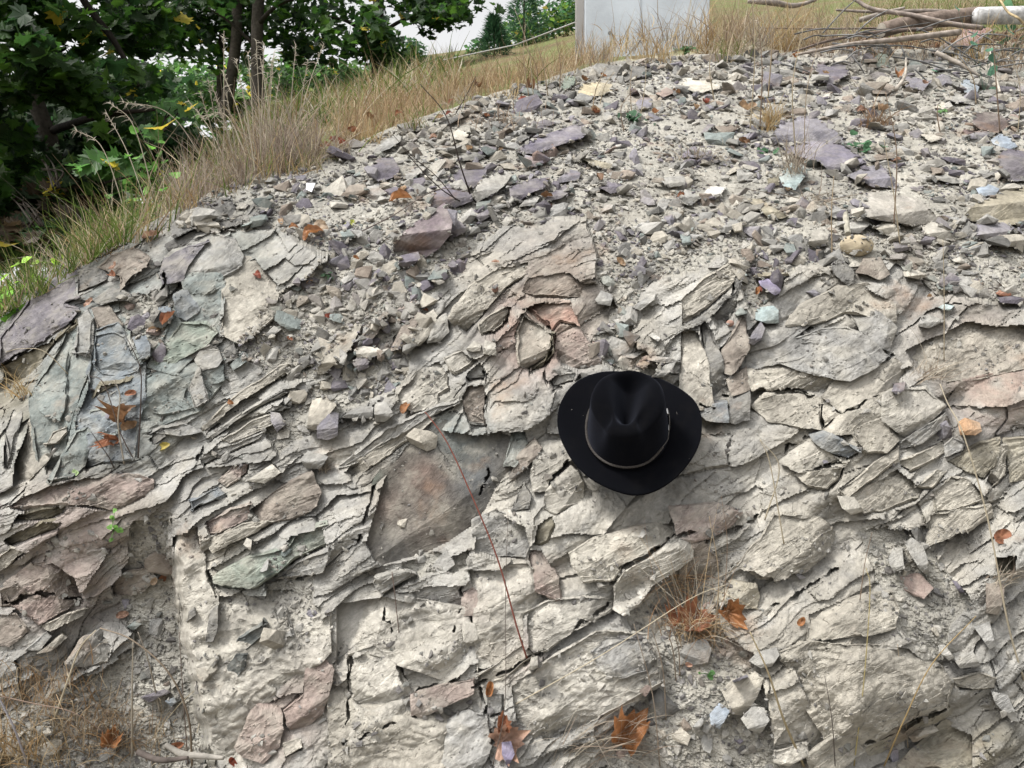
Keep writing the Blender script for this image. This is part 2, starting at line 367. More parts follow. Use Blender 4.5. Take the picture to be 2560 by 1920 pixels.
# ---------------------------------------------------------------- traced slabs.  tiles: origin of the place in the photo
TI = dict(A=(0, 0), B=(850, 0), C=(1700, 0), D=(0, 640), E=(850, 640), F=(1700, 640), G=(0, 1280), H=(850, 1280), I=(1700, 1280))
def P(t, s):
    ox, oy = TI[t]; a = [float(x) for x in s.replace(',', ' ').split()]
    return [(ox+a[i]*.3888, oy+a[i+1]*.3888) for i in range(0, len(a), 2)]
# (tile, outline, height, tilt right, tilt down, colour, layering)   heights in thousandths of a metre-ish, tilts per 100; shaded undersides, sides and recesses get darker colours
SLABS = [
 ('G','1340,500 1900,450 2110,560 2110,900 1830,1130 1640,1290 1500,1650 1370,1680 1290,1200 1180,880 1110,520',30,3,0,'pale',.15),
 ('H','-60,560 280,500 780,620 860,900 700,1080 360,960 60,880 -60,1000',26,0,2,'pale',.15),
 ('H','-60,1100 460,1190 700,1330 640,1680 -60,1680',30,0,0,'beige',.15),
 ('H','800,330 1200,310 1420,580 1190,650 1180,850 880,1050 870,640',32,2,0,'pale',.2),
 ('H','1000,640 1190,640 1180,840 1260,920 1040,1080 860,1120 880,900',34,0,3,'beige',.3),
 ('D','190,900 420,470 520,360 640,470 610,720 480,1000 390,1450 290,1440 210,1220',30,-6,0,'teal',.15),
 ('D','560,480 760,430 940,700 910,1000 870,1310 540,1400 460,1100 560,800',30,6,0,'blue',.2),
 ('D','890,770 1240,690 1460,780 1300,1000 1040,1090 890,1060',28,-2,-2,'teal',.2),
 ('D','950,700 1170,230 1440,170 1430,480 1130,740',30,-2,4,'teal',.4),
 ('D','1440,60 1640,0 1800,160 1760,400 1560,560 1420,480',26,0,4,'beige',.5),
 ('A','1110,1440 1180,1350 1300,1290 1480,1270 1560,1330 1490,1400 1300,1440 1120,1500',52,-4,10,'dgrey',1),
 ('A','1080,1570 1300,1440 1560,1370 1570,1420 1350,1500 1100,1620',34,0,-14,'dark',1),
 ('A','1560,1400 1640,1290 1740,1230 1745,1290 1680,1400 1570,1480',44,-20,-8,'dgrey',1),
 ('A','1070,1650 1180,1540 1350,1480 1500,1530 1560,1640 1490,1790 1190,1800',34,6,2,'grey',.5),
 ('D','0,500 200,250 430,90 500,70 490,230 510,260 420,300 500,330 430,440 240,560 130,640 0,700',58,-3,4,'purple',.6),
 ('D','0,700 130,640 300,550 480,400 500,440 360,560 270,680 200,760 100,830 0,830',26,-6,-26,'olive',1),  # underside of the slab above, its shade put into the olive colour
 ('D','500,90 640,60 700,110 690,150 580,200 490,240',46,-2,-8,'dgrey',.6),
 ('D','620,70 720,-20 860,-60 960,10 940,60 860,110 780,200 760,120',54,4,-6,'brown',1),
 ('D','600,270 720,190 840,240 845,280 740,270 650,300',48,0,-10,'dgrey',.5),
 ('D','1030,110 1060,20 1200,-70 1340,-110 1210,50 1180,140 1050,165',50,-2,-4,'purple',.5),
 ('D','1180,150 1230,40 1330,0 1420,60 1430,190 1350,230 1200,230',28,-8,4,'teal',.3),
 ('D','1120,250 1200,220 1290,320 1280,370 1200,420 1130,390',40,-12,-10,'blue',.4),
 ('D','980,680 1110,480 1160,420 1330,410 1400,480 1340,560 1100,690 1010,720',48,2,8,'green',.9),
 ('D','1010,720 1100,690 1340,560 1390,590 1300,610 1110,740 1070,700',30,0,-30,'dgrey',.6),  # underside facet, shade painted in as dark grey
 ('D','1250,660 1280,600 1400,590 1430,660 1400,700 1300,720',52,6,-6,'grey',.3),
 ('D','1440,610 1480,580 1530,600 1520,650 1450,680',52,8,-8,'dgrey',.3),
 ('D','1480,690 1560,610 1600,640 1590,670 1500,730',48,-4,-4,'teal',.3),
 ('D','920,780 1040,740 1180,750 1230,780 1200,850 1190,900 1250,980 1170,1000 1030,1020 920,1010',30,-4,0,'teal',.2),
 ('D','1200,850 1280,710 1300,770 1355,920 1270,980 1240,960',64,14,4,'grey',.1),
 ('D','1290,750 1400,690 1440,700 1450,800 1340,840',40,2,-6,'teal',.4),
 ('D','600,490 700,470 800,500 910,680 890,740 760,790 650,770 580,690',46,4,4,'blue',.4),
 ('D','460,640 470,560 490,390 560,340 600,390 600,570 580,640',50,14,-6,'grey',.8),
 ('D','590,330 700,310 790,430 780,470 620,480',34,-4,6,'brown',.5),
 ('D','220,830 430,460 490,370 480,560 450,700 440,900 390,1050 300,1020 250,960',44,-12,0,'teal',.2),
 ('D','580,910 640,800 760,790 900,750 800,810 690,860 600,920',34,0,-26,'olive',.8),
 ('D','700,870 820,790 900,770 910,960 880,1010 800,950',30,8,-8,'grey',.5),
 ('D','570,990 700,960 830,1010 820,1100 720,1180 580,1100',30,6,-2,'teal',.3),
 ('D','300,1440 480,1120 560,1090 600,1140 560,1350 480,1420 330,1450',46,-12,2,'teal',.2),
 ('D','560,1130 700,1170 780,1200 860,1300 660,1330 540,1390 520,1300',38,10,-4,'blue',.4),
 ('D','80,1300 250,900 420,1060 390,1140 300,1340 200,1450 60,1500',22,-6,0,'beige',.4),
 ('D','30,1100 90,960 140,1010 100,1250 60,1380 20,1350',48,12,-4,'grey',.3),
 ('D','280,1220 330,1120 430,1080 440,1130 370,1210',40,10,-6,'beige',.2),
 ('D','920,1130 1040,1080 1180,1060 1290,1120 1160,1150 1050,1140',42,0,-12,'grey',.6),
 ('D','950,1170 1040,1090 1070,1150 990,1210',34,10,-20,'dgrey',.4),
 ('D','0,1600 80,1550 290,1450 560,1400 880,1400 960,1440 980,1540 760,1640 400,1590 100,1640',34,0,8,'pink',.7),
 ('D','60,1700 100,1640 250,1600 440,1595 430,1650 330,1700',22,0,-26,'olive',1),
 ('D','1280,1120 1500,900 1800,700 2080,660 2070,700 1800,780 1560,920 1330,1110',36,-4,-4,'beige',1.4),
 ('D','1290,1200 1550,1000 1850,820 2000,790 1990,830 1700,950 1500,1060 1310,1230',38,-4,-6,'mid',1.4),
 ('D','1420,1170 1600,1060 1880,950 1800,1050 1680,1120 1480,1210',34,-2,-4,'pale',1.4),
 ('D','1270,1300 1340,1240 1700,1120 1660,1180 1400,1300 1300,1360',30,-2,-8,'mid',1.4),
 ('D','1210,1560 1400,1470 1480,1530 1290,1600 1230,1640',40,0,0,'blue',.6),
 ('D','1400,1440 1490,1340 1610,1320 1600,1390 1450,1490',34,4,-4,'pink',.7),
 ('D','1560,1640 1800,1480 2000,1390 2060,1500 2040,1600 1950,1660 1700,1720',40,0,2,'brown',.8),
 ('E','0,1400 120,1300 300,1180 560,1010 610,1040 480,1150 300,1290 60,1450',34,0,-4,'beige',1.3),
 ('E','10,1330 300,1090 620,950 770,900 760,950 560,1040 300,1200 20,1385',48,0,-6,'mid',1.3),
 ('E','240,1420 400,1180 620,1060 800,1080 980,1100 1050,1060 1200,1130 1190,1220 1140,1330 1030,1500 960,1650 860,1780 700,1890 480,1980 230,2030 180,2000 110,1870 180,1620',16,-1,1,'SLAB',.15),
 ('E','780,880 820,800 920,790 950,880 930,1000 960,1110 850,1130 790,990',34,-8,-4,'brown',.3),
 ('E','820,720 900,650 960,740 930,790 820,800 800,760',44,-4,-4,'grey',.3),
 ('E','350,880 480,740 640,640 710,760 720,860 640,890 650,960 480,1000 390,960',36,-6,6,'pale',.3),
 ('E','660,640 780,590 900,640 850,700 740,760 700,730',50,-6,8,'pale',.4),
 ('E','1110,470 1170,310 1250,380 1370,480 1370,590 1300,680 1210,750 1150,700',62,-2,4,'beige',.15),
 ('E','1370,480 1378,620 1320,710 1210,765 1200,745 1310,650 1340,560',38,28,-26,'olive',.2),  # side turned from the light, shade put into the dark olive
 ('E','1150,310 1250,270 1480,280 1520,340 1540,440 1420,420 1370,480 1260,400',44,0,6,'rust',.9),
 ('E','1400,500 1540,450 1600,560 1690,600 1700,700 1540,740 1420,700 1380,640',28,-4,0,'pink',.5),
 ('E','1330,780 1380,740 1530,730 1500,790 1370,840',40,0,-14,'grey',.5),
 ('E','720,380 830,200 1000,60 1240,0 1200,120 1080,200 980,300 880,420 800,520 750,470',44,-8,2,'beige',1.1),
 ('E','880,420 1050,310 1110,300 1090,430 1000,500 900,500',40,-8,0,'beige',.8),
 ('E','1150,220 1200,120 1480,80 1590,160 1560,270 1250,270',30,2,-6,'brown',.8),
 ('E','80,570 100,530 280,370 310,360 240,500 120,590',50,4,-14,'brown',.6),
 ('E','340,590 390,460 500,350 520,360 440,520 390,560',52,10,-16,'brown',.5),
 ('E','370,350 460,280 510,300 410,400 370,390',46,6,-12,'pink',.4),
 ('E','440,540 500,420 600,350 620,380 550,500 510,540',50,-8,-4,'beige',.7),
 ('E','570,540 620,420 680,380 700,480 640,540',48,-4,0,'mid',.6),
 ('E','1100,1380 1150,1250 1250,1160 1290,1230 1200,1350 1120,1440',36,8,-4,'brown',.5),
 ('E','1050,1340 1100,1100 1190,1100 1210,1200 1130,1340',32,-4,0,'teal',.4),
 ('E','1220,1400 1270,1200 1440,1190 1480,1300 1350,1400 1330,1500 1240,1510',36,-2,4,'pale',.6),
 ('E','1330,1500 1480,1360 1560,1460 1560,1560 1400,1660 1300,1620',34,0,2,'pale',.3),
 ('E','1100,1640 1130,1560 1180,1450 1230,1530 1220,1620',44,16,-12,'dgrey',.3),
 ('F','0,250 150,120 330,30 400,20 380,100 330,200 180,330 80,400 0,450',54,-8,2,'beige',1.3),
 ('F','330,60 440,0 430,80 370,250 360,350 300,460 240,480 180,380 240,330 340,210',28,26,-6,'dgrey',.5),  # shaded right side of the beige block, painted dark grey
 ('F','120,420 150,370 210,450 280,700 300,860 220,940 180,780 140,560',34,24,-4,'dgrey',.3),
 ('F','265,590 330,470 390,370 430,390 440,580 400,680 330,750 290,740',60,4,2,'brown',.2),
 ('F','300,790 430,700 440,850 330,890',34,4,-4,'brown',.4),
 ('F','440,620 560,450 700,430 860,430 740,520 900,450 1060,440 1200,530 1340,640 1180,730 1080,780 980,770 860,730 650,680 500,720 440,700',62,-1,4,'grey',.35),
 ('F','440,705 500,720 650,690 820,720 930,760 1000,790 900,885 850,870 690,820 480,860 450,800',34,0,-16,'beige',1.2),
 ('F','700,425 780,320 1000,200 1200,170 1370,270 1370,420 1200,380 1060,370 860,430',36,-4,6,'beige',.6),
 ('F','970,50 1020,15 1110,80 1110,160 1080,190 980,100',44,4,-6,'dgrey',.4),
 ('F','1130,100 1180,20 1290,20 1350,110 1290,150 1200,110',34,4,-8,'brown',.4),
 ('F','1210,520 1350,610 1380,450 1210,290 1060,365',40,8,-2,'grey',.3),
 ('F','0,450 110,430 160,600 200,830 210,950 90,960 0,850',44,-6,4,'beige',.3),
 ('F','130,1000 200,950 300,940 310,1060 170,1040',44,0,0,'blue',.3),
 ('F','320,920 440,870 450,1040 360,1075 310,1060',34,16,-8,'dgrey',.3),
 ('F','480,960 560,890 760,860 880,900 930,920 890,1000 900,1100 760,1100 560,1060',38,-2,6,'beige',.3),
 ('F','900,940 960,930 1010,1000 1050,1010 930,1080 890,1050',40,6,4,'beige',.2),
 ('F','910,900 1000,790 1150,740 1380,650 1480,740 1400,820 1250,890 1060,990 1010,970',36,-2,4,'beige',.5),
 ('F','940,1070 1060,990 1250,890 1310,880 1300,1000 1410,1180 1330,1260 1170,1250 1100,1140 930,1110',48,-2,6,'beige',.4),
 ('F','1310,890 1360,860 1580,830 1700,960 1560,1090 1440,1170 1400,1130 1300,1050',54,2,0,'pale',.6),
 ('F','830,1140 930,1120 1170,1230 1160,1260 1070,1310 1010,1280 870,1190',64,4,-4,'blue',.4),
 ('F','650,1320 830,1170 1000,1280 1070,1310 920,1350 770,1380',46,0,6,'pale',.4),
 ('F','740,1390 1000,1340 1070,1320 1040,1420 950,1510 840,1480',54,0,2,'beige',.9),
 ('F','1040,1460 1330,1260 1400,1220 1410,1310 1080,1540 1000,1490',52,-2,2,'beige',1.0),
 ('F','1400,1200 1700,1000 1740,1060 1560,1200 1420,1250',44,0,-10,'grey',1),
 ('F','1400,1310 1700,1180 1750,1230 1480,1390 1410,1350',50,0,0,'beige',1),
 ('F','1690,1210 1750,1150 1840,1180 1830,1240 1700,1290',58,0,0,'grey',.5),
 ('F','1700,1310 1930,1180 2060,1170 2040,1340 1960,1440 1820,1370',46,10,-2,'olive2',1.4),
 ('F','1960,1450 2060,1210 2110,1210 2100,1400 2010,1500',54,14,-6,'beige',1.2),
 ('F','1500,1470 1640,1360 1720,1370 1630,1480 1550,1490',58,2,0,'beige',.8),
 ('F','1620,1500 1740,1400 1900,1440 2000,1550 1880,1600 1640,1640',48,2,4,'beige',1.2),
 ('F','1060,1560 1400,1340 1590,1480 1540,1560 1300,1640 1120,1640',38,0,2,'beige',1.0),
 ('F','1400,600 1700,460 1850,380 2080,420 2280,390 2290,720 2000,760 1700,830 1480,740',20,0,2,'beige',.4),
 ('F','2080,1180 2290,1150 2290,1450 2120,1440',36,0,-4,'olive2',1.4),
 ('G','1375,480 1360,420 1600,280 1820,210 1880,110 2000,80 2100,60 2130,200 1900,300 1800,390 1660,475',66,-4,6,'green',.6),
 ('G','1660,480 1800,390 1900,300 2130,200 2075,380 1900,425',46,16,-22,'grey',.4),
 ('G','1330,170 1560,60 1790,50 1640,130 1380,250',52,0,-4,'beige',1.3),
 ('G','1300,60 1480,-40 1620,-70 1600,40 1340,150',46,0,0,'pink',.6),
 ('G','1090,60 1260,0 1330,400 1400,560 1420,800 1400,1000 1420,1300 1480,1660 1360,1660 1290,1250 1200,900 1150,700 1120,400',14,-6,0,'pale',.3),
 ('G','1470,890 1530,800 1710,680 1700,790 1590,890',40,12,-26,'recess_shade',.5),  # recess facing away from the light, its shade put into the colour
 ('G','1470,1110 1465,980 1520,900 1600,900 1590,990 1500,1090',40,20,-18,'recess_shade',.3),  # second recess, shade painted in as near-black
 ('G','1320,830 1350,640 1400,600 1400,770 1380,830',42,26,-6,'dgrey',.3),  # recess facet, shade put into the dark grey
 ('G','1290,1080 1400,900 1400,1000 1340,1080',44,16,-10,'beige',.4),
 ('G','1200,700 1210,640 1250,610 1260,650',46,20,-16,'dgrey',.1),
 ('G','1520,1500 1620,1280 1760,1160 1810,1300 1800,1500 1690,1610 1560,1560',30,-4,0,'pink',.3),
 ('G','1820,1270 1950,1160 1960,1000 2080,930 2140,1010 2080,1280 1950,1400 1870,1380',42,2,0,'pink',.4),
 ('G','1820,1480 1940,1440 1950,1510 1830,1570',40,2,6,'cream',.2),
 ('G','1740,620 1850,600 1900,800 1780,840 1770,700',26,8,0,'grey',.2),
 ('G','0,170 100,110 270,50 420,40 380,110 200,170 60,230',20,-2,-24,'olive',1.2),
 ('G','30,450 200,340 340,300 500,390 560,540 400,640 250,720 130,640 60,590',40,0,-2,'pink',1),
 ('G','0,490 110,440 220,520 60,600 0,600',46,0,-8,'brown',1),
 ('G','250,730 400,660 560,600 540,660 330,760',48,0,-10,'beige',1),
 ('G','160,880 300,760 330,790 250,880',44,0,-6,'grey',.4),
 ('G','240,900 400,780 430,800 330,880',50,0,-6,'beige',.4),
 ('G','440,960 520,820 640,750 720,830 700,960 560,990',40,4,-4,'mid',.4),
 ('G','700,450 780,380 950,340 1000,420 900,520 720,540',24,0,-6,'brown',.6),
 ('G','-40,640 100,640 200,760 60,860 -40,860',38,8,-4,'brown',.5),
 ('G','-40,300 60,210 180,240 60,340 -40,400',40,0,-6,'beige',.8),
 ('H','1060,1100 1240,1000 1640,760 1960,780 2030,900 2075,1090 1900,1200 1500,1420 1300,1500 1240,1420 1100,1360 1070,1180',66,0,0,'pale',.9),
 ('H','1600,880 1700,790 1960,790 2030,920 1980,1020 1800,1070 1660,1000',76,0,-4,'grey',.4),
 ('H','1270,910 1190,830 1180,640 1340,560 1560,520 1750,560 1720,640 1500,760 1340,890',44,0,2,'pale',.6),
 ('H','1760,470 1830,370 2000,280 2180,150 2260,140 2260,300 2000,470 1840,640 1770,600',60,0,-2,'pale',.6),
 ('H','1560,440 1480,250 1640,160 1880,100 2200,50 2170,120 2000,230 1840,320 1760,440 1640,430',52,0,4,'cream',.5),
 ('H','1240,210 1270,60 1360,0 1390,60 1340,190 1290,215',36,24,-14,'olive',.2),
 ('H','850,250 860,60 1000,-20 1200,60 1240,210 1200,300 1000,300',24,2,2,'grey',.2),
 ('H','210,440 240,400 420,370 490,390 480,410 380,470 270,525',70,0,-12,'grey',.8),
 ('H','790,650 780,520 850,470 940,540 900,640',24,0,0,'pink',.2),
 ('H','700,1340 830,1270 950,1300 970,1500 900,1660 650,1660',38,-2,0,'grey',.2),
 ('H','60,1080 60,920 220,840 370,1000 460,1180 200,1260 70,1180',34,0,2,'pale',.4),
 ('H','470,1170 700,1090 860,1060 850,1160 680,1240 480,1330',38,0,2,'pink',.4),
 ('H','60,1200 200,1280 440,1200 450,1340 300,1440 80,1500',32,0,2,'pale',.5),
 ('H','1200,220 1290,220 1400,420 1440,560 1380,570 1200,460',36,4,0,'pink',.4),
 ('H','940,1170 1060,1150 1050,1290 960,1320',34,0,-4,'grey',.4),
 ('I','520,150 600,0 860,0 940,100 990,160 930,250 800,380 590,420 370,330',54,-4,2,'beige',1),
 ('I','330,450 480,480 520,540 500,620 330,610 240,560',32,0,-8,'olive2',.4),
 ('I','820,820 800,640 1000,560 1360,500 1400,600 1380,740 1200,780 1000,800',46,0,2,'beige',1.2),
 ('I','640,900 800,830 1240,850 1500,850 1600,930 1740,1090 1700,1250 1500,1300 1200,1480 940,1430 780,1200 700,1000',62,0,6,'beige',1.1),
 ('I','1170,1490 1380,1400 1700,1260 1760,1200 1740,1300 1500,1420 1240,1560',34,0,-26,'olive2',1),
 ('I','1750,1060 1920,1010 2040,1060 2030,1130 1780,1130',50,0,-4,'beige',.7),
 ('I','600,1520 810,1480 820,1560 700,1620 600,1600',54,0,0,'pale',.3),
 ('I','820,1560 980,1440 1120,1420 1190,1530 1000,1680 840,1680',50,0,0,'beige',.8),
 ('I','1400,1600 1700,1330 1900,1400 1900,1660 1400,1660',28,0,0,'olive2',.5),
 ('I','1590,0 1990,-60 2020,40 1800,110 1600,200',50,0,-6,'beige',1.4),
 ('I','2030,250 2170,230 2160,370 2080,420 2030,340',40,2,-4,'yellow',.3),
 ('I','-60,-30 220,-60 400,0 300,120 160,170 0,160',46,0,-4,'pink',1),
 ('I','0,220 160,190 260,300 200,420 0,440',24,0,-6,'brown',.5),
]
C['SLAB'] = (.135, .12, .105); C['olive2'] = (.21, .19, .145); C['recess_shade'] = (.085, .092, .09)
EXTRA = np.array([.2126, .7152, .0722])
# base mesh grid
GU = np.arange(-420, 3010, 3.2); NR = 600
tt = np.linspace(0, 1, NR)
UU = np.tile(GU, (NR, 1)); cr = crest(GU)+5*perlin(GU/40, 0*GU+.5, .3); VV = cr[None]+(2180-cr)[None]*tt[:, None]
uf, vf = UU.ravel(), VV.ravel()
rb = rubble(uf, vf); hr = rock_h(uf, vf); hb = rub_h(uf, vf)
BH = np.where(rb > .5, hb-3, hr)
for s in SLABS:
    Pp = np.array(P(s[0], s[1])); c = Pp.mean(0); Q = c+(Pp-c)*.9
    lo, hi = Q.min(0), Q.max(0)
    idx = np.where((uf > lo[0]) & (uf < hi[0]) & (vf > lo[1]) & (vf < hi[1]))[0]
    m = inpoly(uf[idx], vf[idx], Q); k = idx[m]
    BH[k] = np.minimum(BH[k], 0)-22
BH -= 34*cracks(uf, vf)
BH *= sstep(0, .012, np.repeat(tt, len(GU)))*.9+.1
def overhang(u, v, h):      # the proud parts lean down the slope a little, so their lower edges are undercut
    return u, v+.28*np.clip(h, -30, 60)
u2, v2 = overhang(uf, vf, BH)
BV = W(u2, np.maximum(v2, 0), BH); nU = len(GU)
i = np.arange(NR-1)[:, None]*nU; j = np.arange(nU-1)[None]
BF = np.stack([i+j, i+nU+j, i+nU+j+1, i+j+1], -1).reshape(-1, 4)
hill = mk('hillside', BV, BF, M_ROCK, None, base_col(uf, vf, rb)); hill['kind'] = 'structure'
hill['label'] = 'steep face of pale layered shale rock with rubble on top'
# ---------------------------------------------------------------- slab / stone builder, in (u, v, height) space
def build_block(Pp, h0, tx, ty, lay, seed, L=5.0, root=-45, inset=.93, cham=3, rough=1.0, flat=False, shift=-5, round_=0.0, big=.45):
    rs = np.random.RandomState(seed)
    Pp = np.array(Pp, float)
    area = .5*np.sum(Pp[:, 0]*np.roll(Pp[:, 1], -1)-np.roll(Pp[:, 0], -1)*Pp[:, 1])
    if area < 0: Pp = Pp[::-1]
    c = Pp.mean(0); n = len(Pp); size = math.sqrt(abs(area))
    top = np.column_stack([Pp, np.full(n, h0)]); rt = np.column_stack([c+(Pp-c)*inset+[0, shift], np.full(n, root)])
    T = [t for t in tessellate_polygon([[Vector((x, y, 0)) for x, y in Pp]])]
    T = [tuple(t) for t in T]
    a, b, cc = (Pp[k] for k in T[0]); s = (b-a)[0]*(cc-a)[1]-(b-a)[1]*(cc-a)[0]
    if s > 0: T = [t[::-1] for t in T]       # outward = +h (v points down)
    for k in range(n):
        k2 = (k+1) % n; T += [(k, k2, n+k2), (k, n+k2, n+k)]
    V, T = subdiv(np.vstack([top, rt]), T, L)
    d = V[:, :2]-c; f = sstep(root, h0, V[:, 2])
    hh = np.full(len(V), h0)+(d[:, 0]*tx+d[:, 1]*ty)/100.*1.0
    for _ in range(cham):                    # broken-off corners give flat facets
        ang = rs.uniform(0, 2*math.pi); dr = np.array([math.cos(ang), math.sin(ang)]); pr = d@dr; mx = pr.max()
        th = mx*rs.uniform(.25, .7); hh -= np.clip(pr-th, 0, .4*abs(h0) if not big else None)*rs.uniform(.25, .8)
    if round_: 
        e = ((d/(np.abs(Pp-c).max(0)+1e-6))**2).sum(1); hh -= round_*h0*np.clip(e, 0, 1.2)**1.5
    V[:, 2] += (hh-h0)*f
    if not flat:
        o = 50*seed % 97
        V[:, 2] += f*(.035*size*perlin(V[:, 0]/70+o, V[:, 1]/45, 2.2)+.03*size*np.abs(perlin(V[:, 0]/38+o, V[:, 1]/26, 8.2)))
    uu, vv = warp(V[:, 0], V[:, 1]); N = vnorm(V*[1, 1, 1], T)
    k = min(1, size/60.)*(1 if big else .55)
    V[:, 0] += (uu-V[:, 0])*k*.5; V[:, 1] += (vv-V[:, 1])*k*.5
    r, q = strata(V[:, 0], V[:, 1]); ww = (q+.75*V[:, 2]+7*perlin(r/55, q/30, seed*.37))/11.
    g = lay*2.6*(ww-np.floor(ww)-.5)*sstep(-.35, .25, perlin(V[:, 0]/90, V[:, 1]/60, seed*.7))
    w2 = (q*.9+.9*V[:, 2]+4*perlin(r/25, q/12, seed*.5))/4.6
    g += lay*1.1*(w2-np.floor(w2)-.5)*sstep(-.1, .3, perlin(V[:, 0]/50, V[:, 1]/30, seed*.9))
    g += rough*(1.7*perlin(V[:, 0]/22, V[:, 1]/22, V[:, 2]/14+seed)+.8*perlin(V[:, 0]/8, V[:, 1]/8, V[:, 2]/7))
    R, ox, oy, e = plates(r+seed*31, q, 90, 20, seed)
    g += rough*(.45+lay)*f*((R[:, 0]-.5)*3.0+oy*2.4)*k - rough*3.5*k*f*sstep(.035, 0, e)*(R[:, 3] > .62)
    if big: V[:, 2] -= 34*f*cracks(V[:, 0], V[:, 1])
    if big: g += f*big*big_h(V[:, 0], V[:, 1])*(.5 if flat else 1)*k
    V = V+N*g[:, None]*[.7, .7, 1]
    return V, T, f
def to_world(V):
    return W(V[:, 0], V[:, 1]+.12*np.clip(V[:, 2], -40, 60), V[:, 2])
def block_col(V, key, seed, dusty=.5, mixb=0):
    c = np.tile(np.array(C[key]), (len(V), 1)); u, v = V[:, 0], V[:, 1]
    if key == 'SLAB':
        for (cu, cv, rr, kk, s) in ((1150,1110,75,'teal',.9),(1230,1090,60,'grey',.7),(930,1190,30,'green',.9),(1070,1190,50,'rust',.6),(960,1270,40,'rust',.45),(1190,1200,60,'blue',.6),(1000,1380,70,'grey',.6),(1060,1330,50,'pink',.6),(1250,1300,60,'grey',.7)):
            m = s*np.exp(-((u-cu)**2+(v-cv)**2)/rr**2); c = c*(1-m[:, None])+np.array(C[kk])*m[:, None]
    if key == 'SLAB': c = c*.55
    m = np.clip(.25+1.5*perlin(u/55, v/40, seed*.31), 0, 1)*dusty
    c = c*(1-m[:, None])+np.array((.27, .255, .22))*m[:, None]
    R, _, _, _ = plates(u+seed, v, 40, 26, seed % 50)
    if mixb: c = c*(1-mixb)+base_col(u, v, 0*u)*mixb
    return np.clip(c*(.88+.24*R[:, 4])[:, None]*(1+.2*perlin(u/12, v/12, seed))[:, None], .02, .8)
BVHG = [(BV, np.concatenate([BF[:, [0, 1, 2]], BF[:, [0, 2, 3]]]))]
for n_, s in enumerate(SLABS):
    Pp = np.array(P(s[0], s[1])); Pp = Pp.mean(0)+(Pp-Pp.mean(0))*1.05
    V, T, f = build_block(Pp, s[2]*.68+4, s[3]*1.3, s[4]*1.25, s[6]*.75, 11+n_, L=4.6, cham=1 if s[5] == 'SLAB' or s[5] in ('teal', 'blue') else 2, rough=.4 if s[5] == 'SLAB' else 1.0, flat=s[5] == 'SLAB')
    Wd = to_world(V)
    o = mk('rock_slab', Wd, T, M_ROCK, hill, block_col(V, s[5], 11+n_, .12 if s[5] in ('SLAB', 'recess_shade', 'olive', 'dgrey', 'dark', 'brown') else .25 if s[5] in ('teal', 'blue', 'purple') else .45, .05 if s[5] in ('SLAB', 'recess_shade', 'olive', 'dgrey', 'dark') else .2), origin=Wd.mean(0))
    BVHG.append((Wd, T))
# ================================================================ depth of what is in front, for setting things down on the rock
ZC = 5; ZB = np.full((2200//ZC+1, 3600//ZC+1), 99.)
def splat(Wd):
    u = 1280+FPX*Wd[:, 0]/Wd[:, 1]; v = 960-FPX*(Wd[:, 2]-EYE[2])/Wd[:, 1]
    i = (v/ZC).astype(int); j = ((u+500)/ZC).astype(int); m = (i >= 0) & (i < ZB.shape[0]) & (j >= 0) & (j < ZB.shape[1])
    np.minimum.at(ZB, (i[m], j[m]), Wd[m, 1])
for Wd, T in BVHG: splat(Wd)
def surf(u, v):
    u = np.asarray(u, float); v = np.asarray(v, float)
    i = np.clip((v/ZC).astype(int), 0, ZB.shape[0]-1); j = np.clip(((u+500)/ZC).astype(int), 0, ZB.shape[1]-1)
    y = ZB[i, j]; y = np.where(y > 50, depth(u, v), y)
    return np.stack([y*(u-1280)/FPX, y, EYE[2]+y*(960-v)/FPX], -1)
def bnorm(u, v):
    u = np.asarray(u, float); v = np.asarray(v, float)
    a, b, c, d = W(u-8, v), W(u+8, v), W(u, v-8), W(u, v+8)
    n = np.cross(b-a, c-d); return n/np.linalg.norm(n, axis=-1)[..., None]
# ================================================================ labels
LAND = []          # (u, v, what)
USED = {}
def place_words(u, v, k=0):
    d = sorted(LAND, key=lambda l: math.hypot((l[0]-u)*.9, (l[1]-v)))
    lu, lv, nm = d[k]
    du, dv = u-lu, v-lv
    if dv < -abs(du)*.7: rel = 'above'
    elif dv > abs(du)*.7: rel = 'below'
    else: rel = 'beside'
    dist = math.hypot(du, dv)
    return ('just ' if dist < 90 else '')+rel+' the '+nm, nm
def auto_label(desc, u, v, group=None, force=None):
    if force: USED[force] = 1; return force
    p0, n0 = place_words(u, v, 0); l = desc+' '+p0
    if l in USED:
        p1, n1 = place_words(u, v, 1); l = desc+' '+p0+', towards the '+n1
    if l in USED or len(l.split()) > 16:
        du = 'higher on the slope' if v < 500 else 'low on the rock face' if v > 1250 else 'midway up the rock face'
        l = desc+' '+p0+', '+du
    if l in USED:
        p1, n1 = place_words(u, v, 2); l = desc+' between the '+n0+' and the '+n1
    USED[l] = 1
    return l
